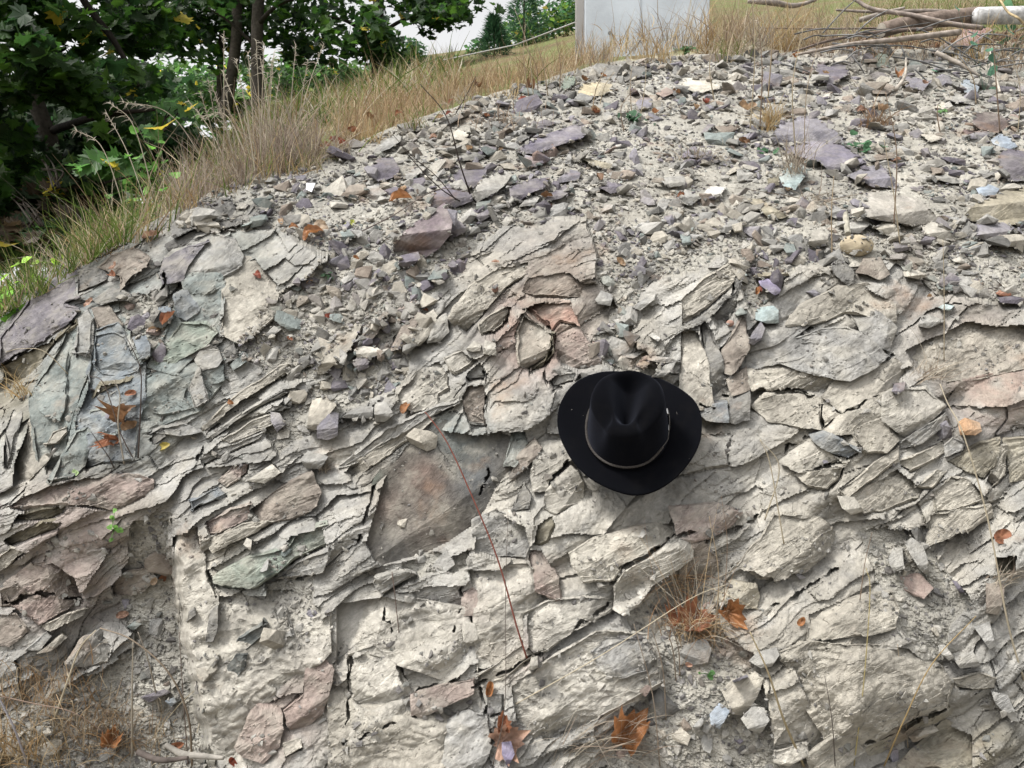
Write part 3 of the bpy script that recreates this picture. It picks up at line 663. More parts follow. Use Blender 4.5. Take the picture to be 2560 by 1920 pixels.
LAND += [(1560, 1070, 'black felt hat'), (2140, 615, 'round tan stone'), (795, 472, 'white paper scrap'), (1600, 60, 'concrete wall'), (2480, 50, 'birch log'), (1380, 350, 'long purple slab'),
         (1060, 590, 'big purple block'), (2010, 370, 'broad purple slab'), (2230, 520, 'broad grey slab'), (1950, 300, 'tall yellow grass tuft'), (2030, 480, 'straggling straw tuft'), (2190, 300, 'brown dried weed'),
         (1490, 225, 'yellowish boulder'), (1780, 1560, 'big torn red leaf'), (1590, 1830, 'curled orange maple leaf'), (330, 1030, 'pair of crumpled brown leaves'), (2420, 1075, 'orange stone'), (930, 330, 'pale cream stone'),
         (1740, 310, 'round-leaved weed'), (1250, 1600, 'foot of the red stem'), (1100, 1200, 'smooth brown and teal slab'), (2000, 880, 'big grey angular slab'), (1350, 850, 'rust-red rock'), (500, 560, 'dark slabs at the edge'),
         (100, 950, 'large purple outcrop'), (500, 1700, 'pale rib of rock'), (2350, 160, 'heap of dead branches'), (900, 420, 'dark bent twig'), (1700, 640, 'layered pale outcrop'), (2440, 800, 'rust-stained rock'), (2100, 1700, 'layered beige bulge'), (700, 860, 'thin stacked layers')]
# ================================================================ loose stones traced from the place
# tile, outline, height, ridge fraction, colour, words
STN = [
 ('B','340,1640 345,1560 470,1440 670,1305 740,1380 720,1450 710,1510 640,1600 540,1660 440,1690',90,.48,'purple2','big purple-brown block with a lit top and dark face, lying askew'),
 ('B','680,1440 750,1410 820,1450 810,1490 720,1530',50,.5,'purple','purple-brown wedge of slate'),
 ('B','580,1345 585,1250 700,1180 850,1250 855,1290 740,1335 670,1320',40,.6,'purple','dark purple flat slab under a twig'),
 ('B','720,1130 760,1095 850,1070 950,1080 930,1135 860,1205 730,1190',34,.75,'purple','purple slab with a flat lit top'),
 ('B','840,1260 900,1160 1060,1095 1105,1130 1060,1195 1010,1235 880,1300',50,.6,'mid','grey slab with a broken lower edge'),
 ('B','1125,975 1200,920 1360,850 1500,800 1590,800 1612,840 1560,885 1370,945 1270,990 1170,990',62,.58,'purple3','long purple slab lying flat on the rubble'),
 ('B','890,955 960,920 1010,940 1000,985 940,1000',34,.6,'purple','small purple-grey block'),
 ('B','1090,1205 1230,1150 1345,1140 1315,1205 1220,1245 1130,1315 1095,1300',44,.6,'purple','purple-grey slab with a notched edge'),
 ('B','1310,1275 1450,1180 1475,1235 1420,1275 1330,1295',34,.7,'purple','purple plate with a rusty patch'),
 ('B','1390,1155 1480,1090 1550,1100 1535,1155 1410,1175',36,.5,'lpurple','pale purple block with a dark face'),
 ('B','175,1095 240,1020 340,1005 385,1080 372,1125 250,1175',60,.45,'purple','purple block with an olive front'),
 ('B','205,1000 220,960 340,870 390,860 392,905 320,955',44,.5,'grey','greenish-grey leaning slab'),
 ('B','5,1255 60,1190 160,1180 182,1235 80,1280',44,.5,'brown','grey-brown flaking block'),
 ('B','630,790 780,730 795,752 700,800',30,.5,'dgrey','dark flat slate'),
 ('B','715,860 760,832 830,860 800,908 740,895',36,.6,'cream','pale cream stone with rounded edges'),
 ('B','820,912 870,862 893,882 850,915',24,.6,'brown','small brown stone leaning on a cream one'),
 ('B','1530,595 1560,540 1650,528 1750,540 1758,585 1680,615 1580,625',50,.6,'yellow','yellowish-white rounded boulder'),
 ('B','1735,520 1770,440 1830,388 1842,402 1790,475 1760,530',50,.5,'grey','grey upright slate in the cluster'),
 ('B','1790,515 1880,420 1975,430 1970,480 1850,520',46,.5,'dgrey','dark grey slate in the cluster'),
 ('B','1420,565 1450,490 1520,490 1505,545 1440,585',50,.5,'green','dark greenish stone'),
 ('B','1125,910 1180,840 1245,840 1232,875 1150,918',34,.5,'dgrey','grey slate with a dark lower edge'),
 ('B','1530,1005 1690,1040 1785,1062 1710,1092 1600,1045',28,.6,'olive2','long olive flake'),
 ('B','1440,1055 1470,975 1492,1010 1482,1055',40,.6,'grey','small upright grey splinter'),
 ('B','1665,1205 1720,1160 1830,1190 1842,1225 1740,1245',36,.5,'purple','purple-grey squarish block'),
 ('B','1585,1235 1640,1200 1690,1210 1620,1252',30,.5,'dgrey','dark narrow slate'),
 ('B','1170,1045 1190,995 1290,1020 1302,1055 1210,1080',34,.6,'lpurple','lilac squarish stone'),
 ('B','1900,660 1950,610 2010,640 2000,690 1920,702',30,.7,'lpurple','lilac flat stone'),
 ('B','2030,600 2100,560 2160,590 2080,625',26,.6,'pink','flat pinkish stone'),
 ('B','2040,1145 2212,1130 2225,1190 2120,1205',30,.6,'mid','flat grey-beige slab'),
 ('B','390,1140 520,1060 560,1080 450,1160',24,.6,'mid','long grey flake'),
 ('B','620,1040 680,1015 745,1040 700,1080 640,1080',32,.5,'brown','brownish squat stone'),
 ('B','750,1010 860,980 960,990 900,1030 780,1035',26,.5,'dgrey','dark flat slate with a ragged edge'),
 ('B','1260,790 1320,765 1385,790 1350,810 1270,805',24,.5,'purple','small purple flat slate'),
 ('B','870,1390 960,1340 1000,1370 900,1430',34,.5,'purple','dark purple tilted flake'),
 ('B','980,1330 1080,1290 1095,1320 1010,1350',28,.5,'grey','grey flat flake'),
 ('B','1150,1330 1210,1260 1290,1260 1250,1320',28,.6,'mid','beige-grey flat flake'),
 ('B','360,800 470,790 520,830 440,850',26,.5,'dgrey','dark low slate'),
 ('B','880,1300 970,1290 950,1350 870,1345',26,.5,'teal','bluish-green stone'),
 ('B','1060,1150 1130,1120 1140,1170 1080,1190',22,.6,'teal','small teal plate'),
 ('B','0,1490 80,1470 110,1520 20,1550',22,.6,'teal','pale teal plate'),
 ('C','580,900 600,850 640,800 770,748 860,742 980,820 1050,880 1090,925 700,925 600,915',70,.62,'lpurple','rounded grey-purple slab, upper of a pair'),
 ('C','660,940 860,910 1060,920 1195,1040 1090,1085 960,1105 900,1040 760,1005 690,985',40,.8,'purple4','broad purple slab, lower of a pair'),
 ('C','858,480 890,400 960,430 1000,410 1070,420 1092,475 1030,505 980,545 920,525',46,.7,'purple','dark purple slab with a forked top'),
 ('C','1070,1130 1200,1070 1300,1060 1385,1150 1392,1215 1250,1195 1160,1165',44,.6,'lpurple','pale purple weathered slab'),
 ('C','1145,1370 1185,1240 1250,1222 1440,1260 1560,1290 1650,1390 1685,1425 1500,1450 1230,1405',76,.66,'mid2','broad grey slab with an overhanging lower edge'),
 ('C','1248,1465 1320,1413 1382,1440 1412,1495 1340,1515',50,.5,'beige','pale angular block'),
 ('C','1555,1460 1620,1420 1750,1478 1765,1545 1650,1535 1570,1505',50,.6,'pale','pale greenish angular block'),
 ('C','1528,1570 1590,1500 1645,1530 1615,1585',36,.5,'purple','small dark purple block'),
 ('C','820,1570 850,1490 910,1468 955,1500 945,1565 870,1595',52,.6,'pale','knobbly whitish stone'),
 ('C','1810,1400 1900,1310 2100,1220 2300,1180 2300,1450 2050,1440 1890,1425',80,.5,'olive2','big olive-grey layered boulder'),
 ('C','1885,1510 1920,1430 2080,1428 2145,1462 2100,1525 1950,1545',56,.6,'lpurple','rounded purple-grey stone'),
 ('C','2000,1550 2080,1508 2300,1510 2300,1590 2100,1585',52,.5,'beige','beige flat stone with olive edge'),
 ('C','2045,1010 2090,955 2300,980 2300,1160 2110,1165 2060,1085',76,.6,'purple','purple-grey block with a dark underside'),
 ('C','1995,900 2060,858 2125,880 2172,942 2110,965 2010,925',50,.6,'blue2','blue-purple rough stone'),
 ('C','1875,800 1900,720 2010,718 2100,750 2125,805 2040,855 1930,835',60,.5,'brown2','dark brown rugged stone'),
 ('C','1835,875 1920,840 2005,850 1980,893 1870,893',30,.6,'lpurple','flat lilac stone'),
 ('C','1895,1195 1960,1173 2053,1212 2030,1255 1930,1265',36,.7,'blue2','bluish flat stone'),
 ('C','1580,1135 1640,1108 1780,1150 1860,1175 1750,1180',26,.5,'mid','long thin grey slab'),
 ('C','1212,1022 1280,985 1390,978 1395,1015 1250,1033',36,.5,'brown','brown-grey flaking stone'),
 ('C','635,1140 700,1050 800,1060 815,1120 740,1225 660,1195',34,.8,'teal2','pale teal chunk among straw'),
 ('C','425,1275 520,1278 695,1390 650,1405 560,1392',30,.7,'olive2','long olive-grey flake'),
 ('C','145,1250 190,1200 300,1200 255,1262 160,1285',36,.6,'white','small whitish stone'),
 ('C','225,815 330,800 392,820 280,873',32,.5,'brown','brown-grey flat stone'),
 ('C','132,855 180,798 225,800 160,862',26,.7,'purple','small violet stone'),
 ('C','55,995 120,968 240,1000 180,1025 60,1010',28,.6,'lpurple','long violet flat stone'),
 ('C','1225,410 1250,340 1330,345 1352,430 1240,437',50,.6,'green','greenish squarish rock below the branches'),
 ('C','980,378 1080,258 1175,350 1060,390',44,.5,'dgrey','grey rock with a peaked top'),
 ('C','1195,335 1280,265 1350,288 1372,335 1230,355',40,.5,'dark','dark peaked rock'),
 ('C','1770,270 1830,175 1995,178 2015,212 1900,295 1790,290',44,.6,'pink2','reddish slab under the birch log'),
 ('C','1615,340 1720,268 1805,290 1700,358',34,.5,'pink','reddish-brown rock below the branches'),
 ('C','1440,490 1520,498 1605,530 1562,583 1450,555',28,.8,'lpurple','thin pale purple plate'),
 ('C','1805,535 1840,503 1925,560 1905,605 1830,595',40,.6,'blue2','blue-green stone'),
 ('C','1700,645 1770,598 1910,640 1893,675 1760,655',44,.5,'mid','grey stone with a dark end'),
 ('C','1235,580 1290,515 1392,560 1330,605 1240,600',38,.6,'brown','brown-grey rock'),
 ('C','500,470 590,418 662,450 560,485',38,.5,'dgrey','grey stone with a dark edge'),
 ('C','1620,420 1690,400 1720,440 1640,460',34,.5,'grey','grey small block below the branches'),
 ('C','1545,865 1660,853 1700,888 1610,915',28,.7,'cream','pale smooth stone in the sand'),
 ('C','365,1085 420,1092 485,1122 470,1160 370,1160',36,.5,'mid','stubby grey stone'),
 ('C','560,1150 630,1130 640,1190 570,1205',34,.5,'olive','olive squarish stone'),
 ('C','0,1130 60,1115 75,1160 20,1190',36,.5,'brown','brown stone'),
 ('C','0,1300 30,1215 140,1270 60,1320',40,.5,'mid','grey flat rock'),
 ('C','240,1490 330,1410 430,1420 300,1500',36,.5,'grey','long grey flake'),
 ('C','930,1380 990,1320 1050,1350 1000,1400',36,.5,'grey','grey stone behind the snail-shaped hole'),
 ('C','1080,1430 1190,1410 1225,1440 1150,1500 1080,1490',30,.6,'mid','pale grey plate'),
 ('C','665,1600 680,1560 730,1570 760,1646 700,1650',30,.7,'teal','teal plate'),
 ('C','0,1510 60,1500 75,1570 20,1585',30,.7,'teal','pale teal plate'),
 ('C','1370,1560 1420,1545 1500,1600 1380,1625',30,.6,'purple','purple flat stone'),
 ('C','0,560 40,500 200,520 270,560 120,600',22,.7,'cream','low cream-coloured lump'),
 ('D','2010,760 2090,640 2180,560 2290,430 2330,440 2250,600 2090,755',60,.75,'beige','long beige splinter leaning on the rock'),
 ('D','1985,1000 2010,920 2145,893 2162,960 2085,1060 2070,1125 1975,1110',62,.8,'beige','squarish beige block'),
 ('D','2038,1090 2130,998 2178,1010 2172,1155 2110,1185 2040,1175',66,.6,'lpurple','purple wedge under a beige block'),
 ('D','1585,1445 1750,1338 1805,1392 1700,1465',44,.7,'pale','pale plate on the thin layers'),
 ('D','1740,1000 1800,1010 1840,1080 1780,1130 1740,1060',40,.6,'lpurple','small lilac stone on the layers'),
 ('D','985,420 1020,330 1090,320 1112,400 1060,455 1000,460',56,.7,'blue','blue-grey cone-shaped stone'),
 ('D','850,520 940,510 970,580 965,650 900,665 880,600',50,.7,'blue','blue-grey stone below the cone-shaped one'),
 ('D','955,400 1000,345 1030,350 985,430',50,.5,'dark','small dark slate'),
 ('D','1930,1310 1980,1250 2110,1290 2060,1370 1970,1365',56,.6,'grey','rounded grey stone with a bluish face'),
 ('D','1700,510 1760,450 1810,470 1740,530',40,.5,'grey','grey flake stuck upright'),
 ('E','90,600 140,575 240,590 290,620 200,655 110,650',48,.6,'pale','pale double-humped stone'),
 ('E','80,690 120,640 185,660 180,720 120,740',44,.6,'purple','small dark purple stone'),
 ('E','215,110 250,80 280,120 250,145',36,.6,'purple','small violet stone'),
 ('E','560,150 600,90 690,85 680,130 620,170',44,.7,'teal','teal-grey plate'),
 ('E','690,60 720,20 755,50 745,95',44,.7,'purple','violet squarish stone'),
 ('E','375,60 380,0 500,-30 520,20 430,80',44,.6,'purple','dark purple stone'),
 ('E','220,1010 225,940 300,940 350,1020 290,1065 230,1065',56,.6,'mid','grey block with a rusty side'),
 ('E','10,1040 60,1000 130,960 215,970 210,1040 120,1045',48,.6,'grey','grey layered stone'),
 ('E','810,600 860,545 910,570 900,610 850,615',50,.6,'pale','white-grey crumbly stone'),
 ('E','920,630 930,540 1000,560 1005,640',50,.6,'pale','pale standing stone'),
 ('E','1880,330 1960,270 2030,240 2020,280 1930,350',44,.6,'grey','grey curved flake'),
 ('E','1640,280 1680,220 1760,250 1740,320 1660,310',36,.7,'grey','greenish-grey flat stone'),
 ('E','1985,510 2010,495 2065,530 2045,550',40,.7,'white','small white oblong stone'),
 ('E','2000,780 2090,700 2160,680 2130,740 2080,780',60,.7,'mid','grey slate propped over the hat brim'),
 ('E','1965,640 2110,650 2190,680 2080,690 1980,670',54,.5,'mid','flat layered stone above the hat'),
 ('E','1905,700 1950,660 1995,690 1950,730',50,.6,'beige','beige angular stone above the hat'),
 ('F','505,160 560,145 660,160 640,240 610,255 520,190',44,.8,'lpurple2','violet three-cornered plate'),
 ('F','485,360 500,330 600,320 635,350 635,430 560,435 485,410',52,.85,'teal2','pale teal squarish plate'),
 ('F','440,560 460,500 520,425 548,465 520,540 470,572',52,.7,'lpurple','mottled purple oblong stone'),
 ('F','350,370 380,335 430,340 430,370 370,385',44,.7,'teal','small teal plate'),
 ('F','1645,180 1700,165 1790,190 1815,210 1730,225 1660,210',36,.7,'teal','flat teal stone in the rubble'),
 ('F','1660,330 1700,308 1765,320 1730,355',30,.8,'teal2','small round teal plate'),
 ('F','1530,450 1550,390 1600,375 1705,415 1600,465',44,.6,'mid','thin slab jutting over a gap'),
 ('F','2030,265 2130,255 2212,270 2200,310 2060,300',50,.5,'purple','dark purple wedge with a red stone on top'),
 ('F','2030,240 2060,215 2130,225 2130,255 2060,258',60,.5,'rust2','red-brown stone on a purple wedge'),
 ('F','470,130 510,105 690,105 705,125 600,140',40,.5,'olive2','long flat olive flake'),
 ('F','1435,100 1530,90 1590,130 1540,150 1440,130',34,.6,'cream','cream-coloured flat stone'),
 ('F','1360,870 1380,820 1450,810 1440,865 1390,890',60,.7,'lpurple','lilac lump on the rock face'),
 ('F','1785,1070 1830,1040 1925,1070 1940,1125 1900,1152 1800,1150',76,.7,'orange','rough orange stone stuck on the rock face'),
 ('F','1010,1540 1120,1550 1180,1640 1100,1665 1040,1620',56,.7,'pale','pale pointed plate'),
 ('G','1565,210 1585,165 1620,180 1612,250',60,.7,'pale','small upright pale chip under the ledge'),
 ('G','815,740 880,690 910,720 860,760',44,.6,'teal','teal chip in the gully'),
 ('G','900,1190 1060,1140 1100,1160 960,1225',44,.5,'purple','long dark purple stone in the gully'),
 ('G','1060,1215 1120,1190 1160,1210 1100,1250',44,.6,'blue','small bluish stone in the gully'),
 ('G','270,1400 310,1385 340,1420 290,1450',40,.6,'beige','pale round stone among dry weeds'),
 ('H','1215,1010 1230,935 1270,925 1275,1000 1240,1015',80,.7,'pale','white chip at the foot of the red stem'),
 ('H','1040,1480 1100,1475 1125,1560 1075,1646 1040,1560',50,.7,'lpurple2','purple splinter under the pinkish leaf'),
 ('I','440,960 500,900 620,868 642,920 590,995 520,1005',60,.8,'mid','light grey slab standing in the hollow'),
 ('I','265,1150 330,1080 480,1020 540,1070 500,1185 410,1315 330,1300',60,.8,'beige','broad beige slab leaning in the hollow'),
 ('I','190,1300 250,1230 322,1280 255,1395 200,1370',60,.8,'blue2','speckled bluish stone'),
 ('I','390,1330 460,1250 545,1260 575,1340 520,1425 440,1400',60,.8,'mid','smooth light grey plate'),
 ('I','1335,310 1370,230 1430,228 1442,370 1370,385',66,.8,'mid','upright finger of grey slate'),
 ('I','1445,200 1490,160 1560,210 1590,300 1605,420 1540,370 1480,270',70,.7,'mid','long leaning finger of grey slate'),
 ('I','1960,430 2080,398 2085,560 2050,660 1970,650',60,.8,'brown','tall grey-brown plate stuck upright'),
 ('I','1660,860 1700,850 1765,935 1730,955 1680,910',60,.7,'mid','small slanting plate'),
 ('I','1770,960 1880,890 1930,990 1800,1005',56,.7,'mid','squarish grey plate'),
 ('I','1890,740 1990,700 2030,860 1990,885',60,.7,'grey','curved standing flake'),
 ('I','1750,440 1780,445 1830,515 1800,525',60,.6,'purple','dark purple stick-like splinter'),
 ('I','335,1085 430,1045 440,1060 350,1095',70,.5,'lpurple','thin violet flake on the slab'),
 ('I','80,1380 150,1310 150,1360 100,1420',50,.6,'grey','small dark grey chip'),
 ('I','2000,1150 2110,1180 2180,1350 2130,1340 2030,1230',50,.7,'grey','grey splinter at the corner'),
]
_n = dict(purple2=(.185,.15,.165), purple3=(.185,.17,.215), purple4=(.2,.185,.225), lpurple2=(.24,.215,.3), mid2=(.34,.32,.29), blue2=(.27,.31,.36), brown2=(.14,.115,.11), pink2=(.27,.17,.16), teal2=(.36,.43,.43), rust2=(.36,.15,.09), orange=(.5,.31,.18)); C.update({k: tuple(.68*x for x in c) for k, c in _n.items()})
STP = []
words_of = dict(purple='purple', lpurple='lilac', grey='grey', mid='grey', beige='beige')
for n_, s in enumerate(STN):
    Pp = np.array(P(s[0], s[1])); c = Pp.mean(0); hgt = np.ptp(Pp[:, 1]); wid = np.ptp(Pp[:, 0]); size = math.sqrt(hgt*wid)
    deb = c[1] < 700
    h0 = (min(s[2], .6*size)+6 if deb else s[2]*.8)
    V, T, f = build_block(Pp, h0, 0, 0, .5 if deb else .6, 300+n_, L=3.4 if size < 90 else 4.6, root=-14 if deb else -30, inset=.97, cham=2, rough=.42 if size > 60 else .3, shift=0, big=0)
    # top face looks up, front face looks down
    vr = Pp[:, 1].min()+hgt*s[3]+(V[:, 0]-c[0])*-.12
    dv = V[:, 1]-vr; V[:, 2] += f*np.maximum(np.where(dv < 0, dv*(.10 if deb else .22), -dv*(1.7 if deb else .6)), -h0*.8)+f*(10 if deb else 5)
    STP.append(c+(Pp-c)*1.03)
    base_off = 1-(surf(c[0], c[1]+hgt*.25)[1])/depth(c[0], c[1]+hgt*.25); V[:, 2] += np.clip(base_off*FPX, -12, 30)*(.5 if deb else .8)
    Wd = W(V[:, 0], V[:, 1], V[:, 2]); org = W(c[0], c[1]+hgt*.4, 0)
    col = block_col(V, s[4], 300+n_, .3)
    o = mk('stone', Wd, T, M_STONE, None, col, origin=org)
    tag(o, auto_label(s[5], c[0], c[1]) if len(s[5].split()) < 7 else auto_label('', 0, 0, force=s[5]), 'stone', 'stones lying on the rubble slope' if deb else 'stones caught on the rock face')
    splat(Wd)
# round tan pebble
def lump(cu, cv, ru, rv, key, label, seed, cat='stone', off=10):
    y = surf(cu, cv+rv*.6)[1]; s = y/FPX; ico = []
    nu, nv = 40, 24; th = np.linspace(0, math.pi, nv); ph = np.linspace(0, 2*math.pi, nu, endpoint=False)
    X = np.sin(th)[:, None]*np.cos(ph)[None]; Y = np.sin(th)[:, None]*np.sin(ph)[None]; Z = np.cos(th)[:, None]*np.ones(nu)[None]
    V = np.stack([X, Y, Z], -1).reshape(-1, 3)
    r = 1+.09*perlin(V[:, 0]*1.3+seed, V[:, 1]*1.3, V[:, 2]*1.3)+.02*perlin(V[:, 0]*5+seed, V[:, 1]*5, V[:, 2]*5)
    V = V*r[:, None]*[ru*s, rv*s*.9, rv*s]; o_ = pt(cu, cv, y-.01)
    i = np.arange(nv-1)[:, None]*nu; j = np.arange(nu)[None]; j2 = (j+1) % nu
    F = np.stack([i+j, i+nu+j, i+nu+j2, i+j2], -1).reshape(-1, 4)
    F = np.concatenate([F[:, :3], F[:, [0, 2, 3]]])
    o = mk('stone', V+o_, F, M_SMOOTH, None, C[key], True, origin=o_); tag(o, label, cat); USED[label] = 1; splat(V+o_); return o
C['tan'] = (.33, .28, .2)
lump(2142, 614, 41, 27, 'tan', 'round smooth tan stone sitting on the rubble', 3)
lump(1238, 722, 0+8, 10, 'rust', 'small pinkish pebble above the hat', 5)
lump(1825, 808, 10, 8, 'rust', 'small dark red pebble beside the kite-shaped slab', 6)
# stick-like white stone next to the round one
V_, F_ = tube(smooth_path([surf(2106, 535)-[0, .02, 0], surf(2109, 590)-[0, .03, 0]], 6), .009, 8)
o = mk('stick', V_, F_, M_BARK, None, (.38, .36, .30), origin=V_.mean(0)); tag(o, 'short pale stump of stick standing behind the round tan stone', 'stick')
# ================================================================ smaller stones, one object each, from shared shapes
def template(seed, subd=2, flat=.35):
    rs = np.random.RandomState(seed); import bmesh
    bm = bmesh.new()
    for _ in range(11):
        p = rs.normal(size=3); p /= np.linalg.norm(p)
        p = np.sign(p)*np.abs(p)**.75
        bm.verts.new(Vector(p*[1, .62+.25*rs.rand(), flat*(.7+.6*rs.rand())]))
    r = bmesh.ops.convex_hull(bm, input=bm.verts); bmesh.ops.delete(bm, geom=list({g for g in r['geom_interior'] if isinstance(g, bmesh.types.BMVert)}), context='VERTS')
    bmesh.ops.triangulate(bm, faces=bm.faces); bm.verts.index_update()
    V = np.array([v.co for v in bm.verts]); T = np.array([[v.index for v in f.verts] for f in bm.faces]); bm.free()
    n = np.cross(V[T[:, 1]]-V[T[:, 0]], V[T[:, 2]]-V[T[:, 0]]); s = (n*V[T].mean(1)).sum(1) < 0; T[s] = T[s][:, ::-1]
    if subd:
        V, T = subdiv(V, T, .28); N = vnorm(V, T)
        V = V+N*(.05*perlin(V[:, 0]*3+seed, V[:, 1]*3, V[:, 2]*4)+.02*perlin(V[:, 0]*9+seed, V[:, 1]*9, V[:, 2]*22))[:, None]
    return V, T
TMP = [template(50+k) for k in range(9)]
CHC = ['mid', 'grey', 'beige', 'purple', 'lpurple', 'mid', 'teal', 'brown', 'dgrey', 'beige', 'pale', 'pink']
wordc = dict(mid='light grey', grey='grey', beige='beige', purple='purple', lpurple='lilac', teal='teal', brown='brown', dgrey='dark grey', pale='whitish', pink='pinkish')
CM = {}
def chip_mesh(k, c):
    if (k, c) not in CM:
        V, T = TMP[k]; o = mk('stone', V, T, M_STONE, None, np.array(C[c])*np.random.RandomState(k).uniform(.85, 1.15)); CM[(k, c)] = o.data; bpy.data.objects.remove(o)
    return CM[(k, c)]
def frame_at(u, v, tilt, rs):
    n = bnorm(u, v)+rs.normal(size=3)*tilt; n /= np.linalg.norm(n)
    t = np.cross(n, rs.normal(size=3)); t /= np.linalg.norm(t); return np.stack([t, np.cross(n, t), n], 1)
rs = np.random.RandomState(21); pos = []; tries = 0
while len(pos) < 165 and tries < 20000:
    tries += 1
    u, v = rs.uniform(20, 2550), rs.uniform(150, 1900)
    if v < crest(u)+18: continue
    if rubble(np.array([u]), np.array([v]))[0] < .5 and rs.rand() > .06: continue
    sz = min(46, 13*(1-rs.rand())**-.55)
    if any(inpoly(np.array([u]), np.array([v]), Q)[0] for Q in STP): continue
    if any(math.hypot(u-a, (v-b)*1.3) < (sz+s)*.75 for a, b, s in pos) or math.hypot(u-1560, v-1070) < 200: continue
    pos.append((u, v, sz))
shp = ['chip', 'flake', 'shard', 'plate', 'block', 'fragment', 'wedge', 'splinter', 'stone']
for u, v, sz in pos:
    k = rs.randint(9); c = CHC[rs.randint(len(CHC))]; p = surf(u, v); s = sz*p[1]/FPX
    o = bpy.data.objects.new('stone', chip_mesh(k, c)); COL.objects.link(o)
    R = frame_at(u, v, .38, rs); sc_ = np.array([s, s*rs.uniform(.75, 1.1), s*rs.uniform(.7, 1.4)])
    M = Matrix(np.vstack([np.hstack([R*sc_[None], (p+R[:, 2]*s*.12)[:, None]]), [0, 0, 0, 1]]).tolist()); o.matrix_world = M
    adj = 'small' if sz < 17 else 'medium-sized' if sz < 28 else 'large'
    tag(o, auto_label(f'{adj} {wordc[c]} {shp[k]} of slate', u, v), 'stone', 'small slates scattered over the slope')
# ================================================================ the countless chips
def chips(name, n, seed, zone, smin, smax, pw, label):
    rs = np.random.RandomState(seed); tm = [template(400+k, 0, .32) for k in range(10)]; g = Geo(); m = 0
    us, vs_ = rs.uniform(-60, 2620, n*6), None
    vmax = 1960; vs_ = rs.uniform(90, vmax, n*6)
    if zone == 'up': vs_ = 100+(rs.rand(n*6)**1.25)*900
    rub = rubble(us, vs_); cz = crest(us); dens = rub if zone != 'all' else np.where(rub > 0, 0, sstep(-.05, .45, perlin(us/110, vs_/70, 90.)))
    keep = (dens > rs.rand(n*6)) & (vs_ > cz+4); us, vs_ = us[keep][:n], vs_[keep][:n]; N = len(us)
    hit = np.zeros(N, bool)
    for Q in STP: hit |= inpoly(us, vs_, Q.mean(0)+(Q-Q.mean(0))*.88)
    if zone == 'up': hit |= np.clip(.8+1.5*perlin(us/130, vs_/70, 95.), .12, 1) < rs.rand(N)
    us, vs_ = us[~hit], vs_[~hit]; N = len(us)
    p = surf(us, vs_); nb = bnorm(us, vs_); sz = np.minimum(smax, smin*(1-rs.rand(N))**-pw); s = sz*p[:, 1]/FPX
    nn = nb+rs.normal(size=(N, 3))*.42; nn /= np.linalg.norm(nn, axis=1)[:, None]
    t = np.cross(nn, rs.normal(size=(N, 3))); t /= np.linalg.norm(t, axis=1)[:, None]; b = np.cross(nn, t)
    keys = ['mid', 'mid', 'grey', 'beige', 'beige', 'pale', 'purple', 'lpurple', 'teal', 'brown', 'dgrey', 'purple', 'mid', 'grey']
    pal = np.array([C[k] for k in keys]); ci = rs.randint(len(keys), size=N)
    colr = .92*pal[ci]*rs.uniform(.8, 1.2, N)[:, None]
    tan = sstep(.0, .5, perlin(us/200, vs_/140, 91.))[:, None]*.5; colr = colr*(1-tan)+np.array(C['beige'])*tan
    if zone != 'up': g_ = colr.mean(1)[:, None]; colr = g_*np.array((1.04, 1.0, .92))*.7+colr*.3
    ti = rs.randint(10, size=N)
    for k in range(10):
        m = ti == k; V, T = tm[k]; nV = len(V); a = s[m][:, None, None]
        X = p[m][:, None]+nn[m][:, None]*a*.1+a*(V[None, :, 0:1]*t[m][:, None]+V[None, :, 1:2]*b[m][:, None]+V[None, :, 2:3]*nn[m][:, None])
        F = (T[None]+np.arange(m.sum())[:, None, None]*nV).reshape(-1, 3)
        g.add(X.reshape(-1, 3), F, np.repeat(colr[m], nV, 0))
    o = g.build(name, M_STONE); tag(o, label, 'rubble', kind='stuff'); return o
chips('slate_gravel', 25000, 31, 'up', 3.0, 30, .6, 'loose grey slate chips covering the upper slope')
chips('fine_gravel', 9000, 32, 'gully', 3.0, 15, .5, 'fine slate gravel in the gullies and pockets')
chips('rock_crumbs', 3500, 33, 'all', 2.4, 13, .5, 'crumbs of slate caught on the rock face')
